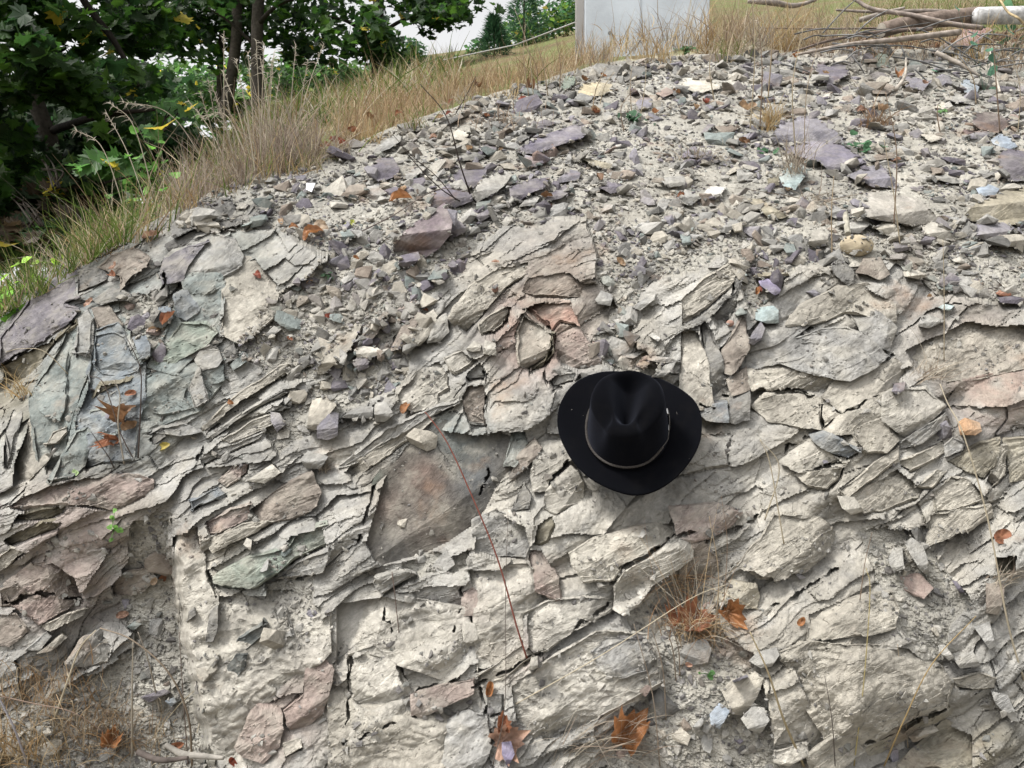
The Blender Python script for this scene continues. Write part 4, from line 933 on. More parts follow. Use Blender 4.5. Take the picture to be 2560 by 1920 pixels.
# ================================================================ the black felt hat
def felt():
    m, t, p = newmat('black_felt'); p.inputs['Base Color'].default_value = (.0012, .0013, .0019, 1); p.inputs['Roughness'].default_value = .95
    p.inputs['Specular IOR Level'].default_value = .03; p.inputs['Sheen Weight'].default_value = .05; p.inputs['Sheen Roughness'].default_value = .5; p.inputs['Sheen Tint'].default_value = (.5, .55, .75, 1)
    g = t.nodes.new('ShaderNodeNewGeometry'); n = t.nodes.new('ShaderNodeTexNoise'); n.inputs['Scale'].default_value = 900; n.inputs['Detail'].default_value = 4
    t.links.new(g.outputs['Position'], n.inputs['Vector']); b = t.nodes.new('ShaderNodeBump'); b.inputs['Strength'].default_value = .35; b.inputs['Distance'].default_value = .001
    t.links.new(n.outputs['Fac'], b.inputs['Height']); t.links.new(b.outputs[0], p.inputs['Normal'])
    n2 = t.nodes.new('ShaderNodeTexNoise'); n2.inputs['Scale'].default_value = 25; n2.inputs['Detail'].default_value = 5; t.links.new(g.outputs['Position'], n2.inputs['Vector'])
    r = t.nodes.new('ShaderNodeMapRange'); r.inputs['From Min'].default_value = .5; r.inputs['From Max'].default_value = .8; r.inputs['To Max'].default_value = .5
    t.links.new(n2.outputs['Fac'], r.inputs['Value']); mx = t.nodes.new('ShaderNodeMix'); mx.data_type = 'RGBA'; mx.inputs['A'].default_value = (.0012, .0013, .0019, 1); mx.inputs['B'].default_value = (.004, .0037, .0037, 1)
    t.links.new(r.outputs[0], mx.inputs['Factor']); t.links.new(mx.outputs['Result'], p.inputs['Base Color'])
    return m
M_FELT = felt()
M_BRAID = attr_mat('braided_leather', .55, 0, .35, .3, 300, .5, 500)
mm, t_, p_ = newmat('dull_metal'); p_.inputs['Metallic'].default_value = 1; p_.inputs['Base Color'].default_value = (.5, .5, .5, 1); p_.inputs['Roughness'].default_value = .35; M_METAL = mm
yc = 1.875
hc = pt(1572, 1092, yc)
vd = (EYE-hc); vd /= np.linalg.norm(vd)
tilt = math.radians(37); right = np.array([1, 0, 0.]); right -= vd*(right@vd); right /= np.linalg.norm(right); upv = np.cross(vd, right); upv = upv if upv[2] > 0 else -upv
roll = math.radians(-7)
Nn = vd*math.cos(tilt)+upv*math.sin(tilt); Bk = -vd*math.sin(tilt)+upv*math.cos(tilt)     # Nn: crown axis, Bk: towards the back of the hat
X_ = right*math.cos(roll)+Bk*math.sin(roll); Y_ = -right*math.sin(roll)+Bk*math.cos(roll)
HM = np.stack([X_, Y_, Nn], 1)
px = yc/FPX
def H(V): return (np.asarray(V)@HM.T)+hc
hat = empty('hat', hc); tag(hat, 'black felt hat with wide brim and creased crown hung on the rock face', 'hat')
# brim outline in hat plane, from the photo (pixels round the hat centre)
BO = np.array([(120,760),(150,600),(220,440),(380,290),(560,205),(760,175),(960,175),(1140,190),(1290,250),(1480,360),(1620,490),(1700,640),(1727,830),(1715,1030),(1650,1170),(1540,1310),(1400,1430),(1250,1510),(1080,1550),(900,1530),(700,1480),(520,1400),(400,1310),(280,1180),(180,1030),(130,880)], float)/4.483+np.array([1360, 880])-np.array([1572, 1092])
bx, by = BO[:, 0]*px, -BO[:, 1]*px/math.cos(tilt)
ang = np.arctan2(by, bx); o_ = np.argsort(ang); ang, rad_ = ang[o_], np.hypot(bx, by)[o_]
rad = lambda a: np.interp(a, np.concatenate([ang-2*math.pi, ang, ang+2*math.pi]), np.tile(rad_, 3))
NA = 144; A_ = np.linspace(-math.pi, math.pi, NA, endpoint=False)
RB = rad(A_)
for _ in range(4): RB = (np.roll(RB, 1)+RB*2+np.roll(RB, -1))/4
ax_, bf = .098, .112
cx0, cy0 = -.004, .012
base = np.stack([cx0+ax_*np.cos(A_), cy0+bf*np.sin(A_)], 1)
RC = np.hypot(base[:, 0], base[:, 1])
rings = []; K = 22
for k in range(K):
    s = k/(K-1); e = 0*A_
    P2 = base*(1-s)+np.stack([RB*np.cos(A_), RB*np.sin(A_)], 1)*s
    z = .004+.018*np.sin(math.pi*np.clip(s, 0, 1))*.0+s**2*(.020*np.cos(A_)**2-.006*np.sin(A_)**2)-.010*s*(1-s)+.004*np.sin(3*A_+1)*s
    rings.append(np.column_stack([P2, z]))
inner = [np.column_stack([base*.97, np.full(NA, .012)])]
topR = inner+rings
edge = rings[-1].copy(); edge2 = edge.copy(); edge2[:, 2] -= .003; edge2[:, :2] *= 1.004; edge3 = edge.copy(); edge3[:, 2] -= .006; edge3[:, :2] *= .998
und = [np.column_stack([r[:, :2], r[:, 2]-.005]) for r in rings[::-1]]
allr = topR+[edge2, edge3]+und; V = np.vstack(allr); n = len(allr)
i = np.arange(n-1)[:, None]*NA; j = np.arange(NA)[None]; j2 = (j+1) % NA
F = np.stack([i+j, i+j2, i+NA+j2, i+NA+j], -1).reshape(-1, 4)[:, ::-1]
mk('brim', H(V), F, M_FELT, hat, (0, 0, 0), True, origin=hc)
# crown: side wall, rolled shoulder, creased top
S = np.linspace(0, 1, 64); rr = []
for s in S:
    if s < .5: q = s/.5; r = 1-.12*q**1.2; z = .110*q
    elif s < .68:
        q = (s-.5)/.18*math.pi/2; r = .88-.16*(1-math.cos(q)); z = .110+.015*math.sin(q)
    else: q = (s-.68)/.32; r = .72*(1-q); z = .125+.006*q
    x = cx0+ax_*r*np.cos(A_); y = cy0+bf*r*np.sin(A_)
    z = z*np.ones(NA)
    zf = z*(1+.10*(y-cy0)/bf)                    # a bit taller at the back
    xx = x-cx0; yy = y-cy0
    hi = np.clip((z-.03)/.09, 0, 1)
    crease = .058*np.exp(-(xx/(.017+.17*np.clip(yy+.062, 0, .15)))**2)*sstep(-.075, -.03, yy)*sstep(.115, .055, yy)*hi**2
    pin = .020*hi*np.exp(-((np.abs(xx)-.055)/.022)**2-((yy+.052)/.035)**2)
    x = x-np.sign(xx)*pin*.9; zf = zf-crease-pin*.6
    lean = hi*.010; y = y+lean*0
    rr.append(np.column_stack([x, y, zf+.004]))
V = np.vstack(rr); n = len(rr); i = np.arange(n-1)[:, None]*NA
F = np.stack([i+j, i+j2, i+NA+j2, i+NA+j], -1).reshape(-1, 4)
mk('crown', H(V), F, M_FELT, hat, (0, 0, 0), True, origin=hc)
# braided cord round the crown, lifting to the back
def braid(path, r, name, colr, par):
    Pp = smooth_path(path, 300); g = Geo(); T = np.gradient(Pp, axis=0); T /= np.linalg.norm(T, axis=1)[:, None]
    A = np.cross(T, Nn); A /= np.linalg.norm(A, axis=1)[:, None]; B = np.cross(T, A); s = np.concatenate([[0], np.cumsum(np.linalg.norm(np.diff(Pp, axis=0), axis=1))])
    for k in range(3):
        ph = s/.0085*2*math.pi+k*2*math.pi/3
        Q = Pp+A*(r*1.1*np.sin(ph))[:, None]+B*(r*.6*np.sin(2*ph))[:, None]; V, F = tube(Q, r*.62, 6); g.add(V, F, np.array(colr)*(1+.5*(k == 0)))
    return g.build(name, M_BRAID, par, True, origin=hc)
aa = np.linspace(math.radians(158), math.radians(332), 40)
pth = [H([cx0+(ax_*1.012)*math.cos(a), cy0+(bf*1.012)*math.sin(a), .016+.022*sstep(math.radians(215), math.radians(158), a)+.012*sstep(math.radians(300), math.radians(335), a)]) for a in aa]
band = braid(pth, .0020, 'hat_band', (.026, .022, .019), hat)
# loop with a metal tip at the side
e = pth[-1]
lp = [pt(1671, 1094, 1.72), pt(1666, 1068, 1.705), pt(1666, 1045, 1.70), pt(1669, 1024, 1.70), pt(1673, 1040, 1.70), pt(1674, 1062, 1.705), pt(1671, 1090, 1.715)]
def to_plane(p, z):                 # drop a photo position to height z over the brim plane
    d = p-EYE; k = ((hc-EYE)@Nn+z)/(d@Nn); return EYE+d*k
lz = [.018, .02, .022, .024, .022, .02, .018]
pl_ = [to_plane(p, z) for p, z in zip(lp, lz)]
V, F = tube(smooth_path([e]+pl_, 50), .0013, 6); mk('loop', V, F, M_BRAID, hat, (.05, .045, .04), True, origin=hc)
tip = [to_plane(pt(1668, 1036, 1), .025), to_plane(pt(1668, 1029, 1), .0255), to_plane(pt(1668, 1021, 1), .025)]
V, F = tube(smooth_path(tip, 10), np.linspace(.005, .0012, 11)[:len(smooth_path(tip, 10))], 8); mk('metal_tip', V, F, M_METAL, hat, None, True, origin=hc)
cl = [to_plane(pt(1669.5, 1063, 1), .0215), to_plane(pt(1670, 1076, 1), .0205)]
V, F = tube(smooth_path(cl, 6), .0028, 10); mk('metal_clasp', V, F, M_METAL, hat, None, True, origin=hc)
g = Geo(); rs = np.random.RandomState(4)
for _ in range(5):                  # lint on the felt
    a = rs.uniform(-3, 3); q = rs.uniform(.25, .97); k = int((a+math.pi)/(2*math.pi)*NA) % NA; c = base[k]*(1-q)+np.array([RB[k]*math.cos(A_[k]), RB[k]*math.sin(A_[k])])*q
    z = q**2*(.020*math.cos(A_[k])**2-.006*math.sin(A_[k])**2)-.010*q*(1-q)+.004*math.sin(3*A_[k]+1)*q+.0048
    s = rs.uniform(.0004, .0011); d = rs.normal(size=2)*s*rs.uniform(1, 2.5)
    g.add(H([[c[0]-d[0], c[1]-d[1], z], [c[0]+s, c[1], z+.0005], [c[0]+d[0], c[1]+d[1], z+.0003], [c[0], c[1]+s, z+.001]]), [[0, 1, 2], [0, 2, 3], [0, 1, 3]], (.35, .33, .3))
o = g.build('lint', M_GRASS, hat, origin=hc); o['kind'] = 'stuff'
splat(H(V)); 
# ================================================================ fallen leaves
MAPLE = [(0,-.08),(.05,.02),(.30,-.10),(.42,.0),(.38,.10),(.62,.22),(.46,.30),(.60,.50),(.36,.46),(.30,.50),(.24,.74),(.14,.68),(0,1.0)]
MAPLE = np.array(MAPLE+[(-x, y) for x, y in MAPLE[-2:0:-1]]); MAPLE[:, 1] -= .4
def maple_mesh(curl, seed, dense=True, oval=False):
    SH = OVAL if oval else MAPLE
    n = len(SH); V = np.vstack([np.column_stack([SH, np.zeros(n)]), [0, -.25 if not oval else 0, 0]]); T = np.array([[k, (k+1) % n, n] for k in range(n)])
    if dense: V, T = subdiv(V, T, .12)
    x, y = V[:, 0].copy(), V[:, 1].copy(); rs = np.random.RandomState(seed)
    cx, cy = rs.uniform(.6, 1.5)*curl, rs.uniform(-.6, .8)*curl
    V[:, 2] = cx*x*x*1.6+cy*y*y*1.1+.10*curl*perlin(x*3+seed, y*3)+.05*curl*np.abs(np.sin(np.arctan2(x, y+.25)*5))
    V[:, 0] = x*(1-.35*abs(cx)*np.abs(x)); V[:, 1] = y*(1-.25*abs(cy)*np.abs(y)); return V, T
LC = dict(orange=(.36, .16, .065), red=(.25, .06, .035), brown=(.19, .10, .05), tan=(.42, .28, .17), pink=(.42, .26, .19), yellow=(.45, .36, .08), ltan=(.45, .34, .24), rusty=(.29, .12, .065))
tq = np.linspace(0, 2*math.pi, 16, endpoint=False); OVAL = np.column_stack([0.36*np.sin(tq)*(1-.15*np.cos(tq)), .5*np.cos(tq)+.08*np.cos(tq)**3])
def leaf(u, v, size, key, label, curl=1.0, rot=None, face=None, seed=None, off=6, big=False):
    seed = seed if seed is not None else int(u*7+v) % 997; rs = np.random.RandomState(seed)
    V, T = maple_mesh(curl, seed, True, size < 45); p = surf(u, v); s = size*1.2*p[1]/FPX
    n = bnorm(u, v) if face is None else np.array(face, float); n = n+rs.normal(size=3)*.2; n /= np.linalg.norm(n)
    a = rs.uniform(0, 6.28) if rot is None else rot; up = np.array([math.sin(a), 0, math.cos(a)]); t = np.cross(up, n); t /= np.linalg.norm(t); b = np.cross(n, t)
    X = p+n*off*p[1]/FPX+s*(V[:, :1]*t+V[:, 1:2]*b+V[:, 2:3]*n)
    c = np.array(LC[key])*(1+.45*perlin(V[:, 0]*3+seed, V[:, 1]*3))[:, None]; vein = np.exp(-(np.sin(np.arctan2(V[:, 0], V[:, 1]+.25)*3.5)/.16)**2)*.22
    c = c*(1-vein[:, None])+np.array((.5, .3, .16))*vein[:, None]
    o = mk('fallen_leaf', X, T, M_DRYLEAF, None, np.clip(c, .01, .8), True, origin=p)
    # stalk
    tag(o, auto_label('', 0, 0, force=label) if label else auto_label(dict(orange='small orange', red='small red', brown='small brown', tan='small tan', pink='small pinkish', yellow='small yellow', ltan='pale tan', rusty='small rusty')[key]+' fallen leaf', u, v), 'leaf', 'fallen autumn leaves')
    return o
def k_(x): return x*1.1573
BIG = [(1585,935*0+1829,100,'orange','curled orange and red maple leaf lying below the layered bulge',1.7,.5),(1275,1845,80,'pink','pinkish tan curled leaf at the bottom of the crack',1.3,1.2),(1255,1805,46,'rusty','narrow rusty leaf standing on edge beside a pinkish one',1.8,0),
 (1745,1560,78,'rusty','torn orange-red leaf tangled in dead grass',1.3,1.4),(1835,1548,66,'orange','crumpled orange leaf at the end of the torn one',1.4,2.4),(1690,1575,46,'rusty','frayed leaf edge among the curly dead blades',1.5,3.2),
 (325,1038,56,'brown','glossy brown curled leaf hanging on bare twigs',1.8,.3),(292,1096,46,'rusty','dark rusty leaf below the glossy brown one',1.6,1.9),(333,1072,34,'tan','papery tan leaf below the glossy brown one',1.5,1.1),
 (1003,505,44,'orange','orange-brown curled leaf beside the big purple block',1.2,1.2),(785,590,44,'orange','orange leaf with a pale underside above the teal outcrop',1.3,.9),(805,572,34,'ltan','pale leaf half under the orange one',1.2,2.4),
 (1222,1725,32,'orange','folded orange leaf in the corner of the crack',2.0,.2),(2497,1345,42,'rusty','reddish rounded leaf on the far side of the rock face',.8,1.0),(2003,1558,22,'orange','small bright orange leaf on the beige layers',1.4,.6),
 (382,596,36,'pink','pinkish leaf below the grass verge',1.2,.8),(405,1438,26,'rusty','rusty leaf in the gully',1.3,.5),(388,1446,20,'ltan','pale round dead leaf in the gully',1.0,.5),
 (275,1850,52,'orange','orange curled leaf among the dry weeds',1.7,.3),(450,1865,30,'rusty','small rusty leaf by the white curved root',1.5,1.2),(985,1020,0,'orange','',1,1),
 (1015,1022,28,'orange','orange squarish leaf beside the grey block with a rusty side',.7,.2),(1863,280,40,'tan','tan leaf lying on rubble near the yellow tuft',1.3,1.2),(420,966,0,'yellow','',1,1),
 (415,1118,26,'yellow','yellow-green leaf on the gully floor',.8,1.3),(285,695,26,'rusty','rusty leaf in a nook of the dark slabs',1.3,2.3),(290,672,20,'pink','small pink leaf standing above the rusty one',1.3,.2),
 (427,800,34,'rusty','dark orange leaf wedged beside the cone-shaped stone',1.7,.2),(388,829,22,'tan','tan leaf strip below the cone-shaped stone',1.3,1.2),(845,365,36,'red','dark red leaf at the foot of the grass verge',1.3,.8),(815,372,30,'rusty','rusty leaf beside the dark red one',1.3,1.9),
 (1195,225,34,'brown','upright brown curled leaf at the grass edge',1.9,.1),(1325,225,30,'brown','brown folded leaf at the grass edge',1.8,.3),(2245,190,30,'orange','orange leaf caught between upper stones',1.4,.1),(1895,729,16,'red','',1.4,.1),
 (1890,372+360,18,'orange','small orange-red leaf next to the violet plate',1.6,.2),(2240,407,22,'pink','pink leaf on bare sandy ground',1.2,.9),(1975,482,26,'tan','tan leaf tucked under the teal chunk',1.7,.1),(2198,282,26,'tan','tan leaf in the brown dried weed',1.5,.1)]
for u, v, s, key, lab, cu, ro in BIG:
    if s: leaf(u, v, s, key, lab or None, cu, ro, big=s > 40, off=10 if s > 40 else 6)
rs = np.random.RandomState(9)
SM = [(1105,300),(1130,285),(1175,382),(1365,497),(1005,478),(1085,345),(1490,290),(1640,290),(1505,200),(1690,240),(1000,290),(1130,262),(1220,300),(1700,490),(1378,521),(1238,662),(700,560),(735,570),(650,690),(1060,776),(890,650),(725,850),(770,712),(820,800),(1545,660),(1250,380),(930,300),(880,340),(1310,255),(1460,210),(2130,130),(2060,190),(1990,150),(1900,250),(1760,265),(1740,275),(2310,215),(2150,285),(1860,360),(580,1005),(330,990),(310,1535),(232,760),(2320,745),(1720,1660),(560,430),(650,425),(585,1900),(1490,285),(1500,445)]
for u, v in SM: leaf(u+rs.uniform(-6, 6), v+rs.uniform(-4, 4), rs.uniform(13, 24), ['orange', 'red', 'rusty', 'tan', 'brown', 'pink'][rs.randint(6)], None, rs.uniform(1, 1.8))
# scrap of paper
sp = surf(795, 478); uu_, vv_ = np.meshgrid(np.linspace(0, 1, 14), np.linspace(0, 1, 10)); q = np.array(P('A', '1970,1175 2120,1175 2065,1260 1965,1215'))
B2 = (q[0][None, None]*((1-uu_)*(1-vv_))[..., None]+q[1]*(uu_*(1-vv_))[..., None]+q[2]*(uu_*vv_)[..., None]+q[3]*((1-uu_)*vv_)[..., None])
hh = 44+5*np.sin(uu_*5)+4*perlin(uu_*3, vv_*3)+6*vv_*(1-vv_); V = W(B2[..., 0], B2[..., 1], hh).reshape(-1, 3); V[:, 1] += sp[1]-depth(795, 478)
i = np.arange(9)[:, None]*14; j = np.arange(5)[None]; F = np.stack([i+j, i+14+j, i+15+j, i+1+j], -1).reshape(-1, 4)
mp_ = attr_mat('paper', .6, .2, .3); o = mk('paper_scrap', V, F, mp_, None, (.7, .7, .72), True, origin=V.mean(0))
md = o.modifiers.new('thickness', 'SOLIDIFY'); md.thickness = .0012
tag(o, 'crumpled white paper scrap lying on the gravel near the grass', 'paper')
# ================================================================ ground beyond the crest
def slope_at(u): return np.interp(u, [-500, 100, 400, 640, 1000, 1300, 1480, 1700, 3000], [-.15, -.05, .24, .38, .44, .455, .48, .52, .60])
def beyond(u, d):
    u = np.asarray(u, float); d = np.asarray(d, float)
    c = W(u, crest(u)); a = (u-1280)/FPX
    z = c[..., 2]+slope_at(u)*d-.0*d
    z = z+.02*perlin(u/60, d*3, 3.)+.05*perlin(u/200, d*.8, 8.)
    z = z-np.where(d > 14, (d-14)*slope_at(u)*.9, 0)
    return np.stack([c[..., 0]+a*d, c[..., 1]+d, z-.004-.055*sstep(.16, 0, d)], -1)
gu = np.linspace(-900, 3400, 260); gd = np.concatenate([[-.02], np.linspace(.0, 1.5, 40)**1.2, np.linspace(1.8, 14, 40), np.array([18, 25, 40, 80, 200.])])
UG, DG = np.meshgrid(gu, gd); V = beyond(UG, DG).reshape(-1, 3); i = np.arange(len(gd)-1)[:, None]*260; j = np.arange(259)[None]
F = np.stack([i+j, i+1+j, i+261+j, i+260+j], -1).reshape(-1, 4)
n_ = perlin(UG.ravel()/120, DG.ravel()*2, 5.)[:, None]
gc = np.where(n_ > 0, np.array((.11, .09, .05)), np.array((.09, .1, .04)))
gr = sstep(1.5, 3, DG.ravel())[:, None]*sstep(1000, 600, UG.ravel())[:, None]; gc = gc*(1-gr)+np.array((.09, .13, .03))*gr
nr = sstep(.5, .0, DG.ravel())[:, None]*sstep(1400, 1700, UG.ravel())[:, None]; gc = gc*(1-nr)+np.array((.36, .33, .27))*nr
o = mk('ground', V, F, M_SOIL, None, gc, True); tag(o, 'earth bank going up behind the crest', kind='structure')
# low ground in front and to the sides, down where the photographer stands
V = np.array([[-60, -60, .0], [60, -60, .0], [60, 60, .0], [-60, 60, .0]]); o = mk('path', V, [[0, 1, 2, 3]], M_SOIL, None, (.2, .18, .14)); tag(o, 'flat earth at the foot of the bank', kind='structure')
# ================================================================ grasses
def blades(g, roots, n_seg, L, lean, width, col, bend=.5, droop=.4, seed=0, fat=1.0):
    """roots (N,3), L (N), lean (N,3) unit-ish, width (N), col (N,3)"""
    rs = np.random.RandomState(seed); N = len(roots); t = np.linspace(0, 1, n_seg+1)
    d0 = lean/np.linalg.norm(lean, axis=1)[:, None]; hd = rs.normal(size=(N, 3))*[1, 1, .15]; hd /= np.linalg.norm(hd, axis=1)[:, None]
    be = (bend*rs.rand(N))[:, None, None]; dr = (droop*rs.rand(N))[:, None, None]; tt_ = t[None, :, None]
    Pp = roots[:, None]+L[:, None, None]*(tt_*d0[:, None]+tt_**2*be*hd[:, None]-tt_**2.5*dr*np.array([0, 0, 1.]))
    sd = np.cross(d0, rs.normal(size=(N, 3))); sd /= np.linalg.norm(sd, axis=1)[:, None]
    w_ = (width[:, None]*np.clip(1.02-t[None]**2*fat, .12, 1))[..., None]
    A, B = Pp-sd[:, None]*w_, Pp+sd[:, None]*w_
    V = np.stack([A, B], 2).reshape(-1, 3); m = 2*(n_seg+1); k = np.arange(n_seg)*2
    f = np.stack([k, k+1, k+3, k+2], 1); F = (f[None]+np.arange(N)[:, None, None]*m).reshape(-1, 4)
    g.add(V, F, np.repeat(col, m, 0)); return Pp
def gcol(rs, N, dry=.9, tone=None):
    a = np.array([(.52, .44, .30), (.42, .32, .18), (.34, .23, .12), (.55, .5, .4), (.3, .22, .15)]); b = np.array([(.12, .19, .04), (.2, .26, .06), (.09, .14, .03)])
    c = a[rs.choice(5, N, p=[.3, .27, .16, .12, .15])] if tone is None else np.array(tone)[rs.randint(len(tone), size=N)]
    m = rs.rand(N) > dry; c[m] = b[rs.randint(3, size=m.sum())]; return c*rs.uniform(.75, 1.25, N)[:, None]
def seedheads(g, tips, dirs, size, rs, colr=(.55, .5, .42), n=16):
    M_ = len(tips); r = np.repeat(tips, n, 0)-np.repeat(dirs, n, 0)*(rs.rand(M_*n)[:, None]*size*1.9)
    ln = np.repeat(dirs, n, 0)*.8+rs.normal(size=(M_*n, 3))*.55; L = rs.uniform(.25, .6, M_*n)*size
    blades(g, r, 2, L, ln, np.full(M_*n, .0011)*(size/.05), np.tile(np.array(colr), (M_*n, 1))*rs.uniform(.7, 1.2, M_*n)[:, None], .4, .5, 5)
def meadow(name, N, ur, dr, hr, dry, seed, label, wid=.0016, tone=None, bend=.5, dens=None, lean_amt=.25, upbias=None):
    rs = np.random.RandomState(seed); u = rs.uniform(*ur, N); d = dr[0]+(dr[1]-dr[0])*rs.rand(N)**1.3
    if dens is not None: m = dens(u, d) > rs.rand(N); u, d = u[m], d[m]
    N = len(u); cl = .35+1.2*np.clip(perlin(u/38, d*7, seed)+.4, 0, 1); kk = (perlin(u/24, d*12, seed+4.)+.45 > rs.rand(N)*.8); u, d, cl = u[kk], d[kk], cl[kk]; N = len(u); R = beyond(u, d)
    L = rs.uniform(*hr, N)*cl; ln = np.column_stack([rs.normal(size=N)*lean_amt, rs.normal(size=N)*lean_amt, np.ones(N)])
    g = Geo(); blades(g, R, 4, L, ln, wid*rs.uniform(.6, 1.3, N), gcol(rs, N, dry, tone), bend, .35, seed)
    o = g.build(name, M_GRASS); tag(o, label, 'grass', kind='stuff'); return o
meadow('dry_grass', 7500, (840, 1530), (-.03, 1.1), (.08, .24), .96, 1, 'dense brown dry grass along the crest below the wall', tone=[(.42, .30, .17), (.36, .25, .14), (.5, .4, .26), (.3, .2, .12)], dens=lambda u, d: 1-.5*sstep(.3, 0, d))
meadow('dry_grass', 9500, (1500, 2450), (.04, 2.2), (.10, .36), .97, 2, 'straw-coloured grass in front of and beside the concrete wall', tone=[(.48, .38, .24), (.4, .3, .17), (.55, .47, .34), (.33, .24, .15)], dens=lambda u, d: np.where((u > 1480) & (u < 1745), .35, 1)*(.35+.65*sstep(.15, .5, d)))
meadow('dry_grass', 2500, (180, 880), (-.10, .8), (.10, .30), .72, 3, 'mixed dry and green grass on the left verge', dens=lambda u, d: np.clip(.35+sstep(.5, .0, d), 0, 1))
meadow('withered_grass', 3000, (430, 800), (-.06, .32), (.10, .30), 1, 4, 'thick grey-brown withered grass tuft on the verge', tone=[(.36, .30, .25), (.28, .22, .18), (.45, .38, .30), (.24, .18, .14)], lean_amt=.35)
meadow('green_grass', 9000, (350, 1150), (1.3, 6.5), (.1, .3), .6, 5, 'pale green grassy slope behind the verge under the trees', wid=.004, lean_amt=.4)
meadow('green_grass', 4500, (2150, 2900), (.9, 2.4), (.12, .3), .12, 6, 'fresh green grass above the dead branches', wid=.0025, tone=None, lean_amt=.5)
meadow('green_grass', 3800, (-120, 330), (-.16, .5), (.08, .26), .3, 7, 'green and dry grass at the low end of the verge', lean_amt=.4)
def stalk(path_px, rad, colr, name, label, cat='stem', head=0, off=None, group=None, heads_n=16):
    """path_px: (u, v, lift in px off the rock) points; a real stalk rooted on the slope"""
    b = surf(path_px[0][0], path_px[0][1]); pts = []
    for q in path_px:
        y = b[1]*(1-q[2]/FPX); pts.append(pt(q[0], q[1], y))
    Pp = smooth_path(pts, 26); g = Geo(); r = np.linspace(rad, rad*.45, len(Pp))*b[1]/FPX
    V, F = tube(Pp, r, 5); g.add(V, F, np.array(colr)*(1+.2*perlin(V[:, 2]*30, V[:, 0]*10))[:, None])
    o = g.build(name, M_GRASS, None, True, origin=Pp[0])
    if head:
        g = Geo(); rs = np.random.RandomState(int(path_px[0][0])); d = Pp[-1]-Pp[-4]; d /= np.linalg.norm(d); seedheads(g, Pp[-1:], d[None], head*b[1]/FPX, rs, n=heads_n)
        g.build('seed_head', M_GRASS, o, origin=Pp[0])
    lab = auto_label(label, path_px[-1][0], path_px[-1][1]) if len(label.split()) < 6 else auto_label('', 0, 0, force=label)
    tag(o, lab, cat, group or 'dry stems and stalks'); return o
ST = (.5, .43, .31); DK = (.07, .055, .05); RD = (.30, .10, .07); WT = (.62, .55, .42)
stalk([(1317,1645,4),(1290,1560,26),(1245,1400,50),(1180,1240,58),(1120,1110,55),(1075,1045,44),(1062,1030,40)], 2.5, (.36, .13, .10), 'dry_stalk', 'long red-brown stem arching across the smooth slab', group='x')
stalk([(1232,1915,10),(1262,1760,50),(1264,1480,60),(1270,1280,62)], 1.3, (.2, .17, .15), 'dry_stalk', 'thin upright grey stem crossing the crack beside the red one')
stalk([(1290,1760,10),(1500,1640,60),(1720,1500,80),(1820,1460,60)], 1.5, WT, 'dry_stalk', 'pale straw lying aslant towards the dead grass tuft')
stalk([(2560,1700,10),(2520,1560,30),(2470,1300,60),(2410,1090,60),(2370,1010,40),(2350,960,20)], 2.4, WT, 'dry_stalk', 'long pale straw hanging down the far side of the face')
stalk([(2010,1915,10),(1960,1800,50),(1920,1680,70),(1875,1580,60)], 3.6, (.46, .38, .24), 'dry_stalk', 'thick pale stalk leaning in front of the beige bulge')
stalk([(2135,1915,6),(2160,1700,60),(2175,1480,80),(2165,1420,70)], 1.6, (.5, .42, .2), 'dry_stalk', 'yellowish upright stem before the beige bulge', head=30)
stalk([(2210,1915,6),(2260,1800,60),(2330,1660,90),(2440,1540,80)], 2.0, (.45, .33, .16), 'dry_stalk', 'ochre stalk slanting over the beige bulge')
stalk([(2088,1915,6),(2080,1800,60),(2062,1690,70)], 1.5, (.12, .1, .09), 'dry_stalk', 'dark bare stem before the beige bulge')
stalk([(1960,1360,6),(1925,1160,40),(1900,1100,45)], 1.9, WT, 'dry_stalk', 'bent pale straw beside the hat brim, upper')
stalk([(1912,1300,4),(1948,1170,40),(1900,1098,45)], 1.9, WT, 'dry_stalk', 'bent pale straw beside the hat brim, lower')
stalk([(980,1430,5),(1130,1905,60),(1180,1900,60),(1240,1890,40)][0:1]+[(1040,1860,50),(1160,1905,60),(1245,1885,30)], 1.3, (.16, .12, .1), 'dry_stalk', 'thin dark stem sagging across the pitted rock')
stalk([(1175,485,2),(1150,410,50),(1115,290,70),(1050,210,80)], 2.2, DK, 'twig', 'dark bent twig standing in the purple stones', 'twig')
stalk([(1150,503,2),(1100,470,20),(1040,410,40),(1000,360,45)], 1.8, DK, 'twig', 'dark forked twig below the bent one', 'twig')
stalk([(1140,500,2),(1090,440,24),(1030,390,40),(985,340,44)], 1.5, DK, 'twig', 'second dark twig leaning out of the purple stones', 'twig')
stalk([(900,580,4),(980,540,20),(1090,475,34),(1170,480,20)], 1.8, (.22, .18, .16), 'twig', 'grey arched twig above the big purple block', 'twig')
stalk([(1140,282,2),(1170,230,20),(1190,190,30)], 1.5, DK, 'twig', 'short dark twig at the crest', 'twig')
stalk([(345,1145,2),(352,1000,30),(350,920,40),(320,850,40)], 2.0, (.13, .1, .09), 'twig', 'dark upright twig holding brown leaves', 'twig')
stalk([(335,1150,2),(300,1080,30),(260,960,40),(225,940,42)], 1.7, (.18, .14, .12), 'twig', 'dark slanting twig behind the brown leaves', 'twig')
stalk([(285,1170,2),(270,1140,20),(228,1080,30)], 1.7, (.12, .1, .09), 'twig', 'short dark twig below the brown leaves', 'twig')
stalk([(310,1160,2),(295,1060,30),(300,990,36),(285,950,40)], 2.2, (.55, .5, .42), 'dry_stalk', 'pale stem behind the brown leaves')
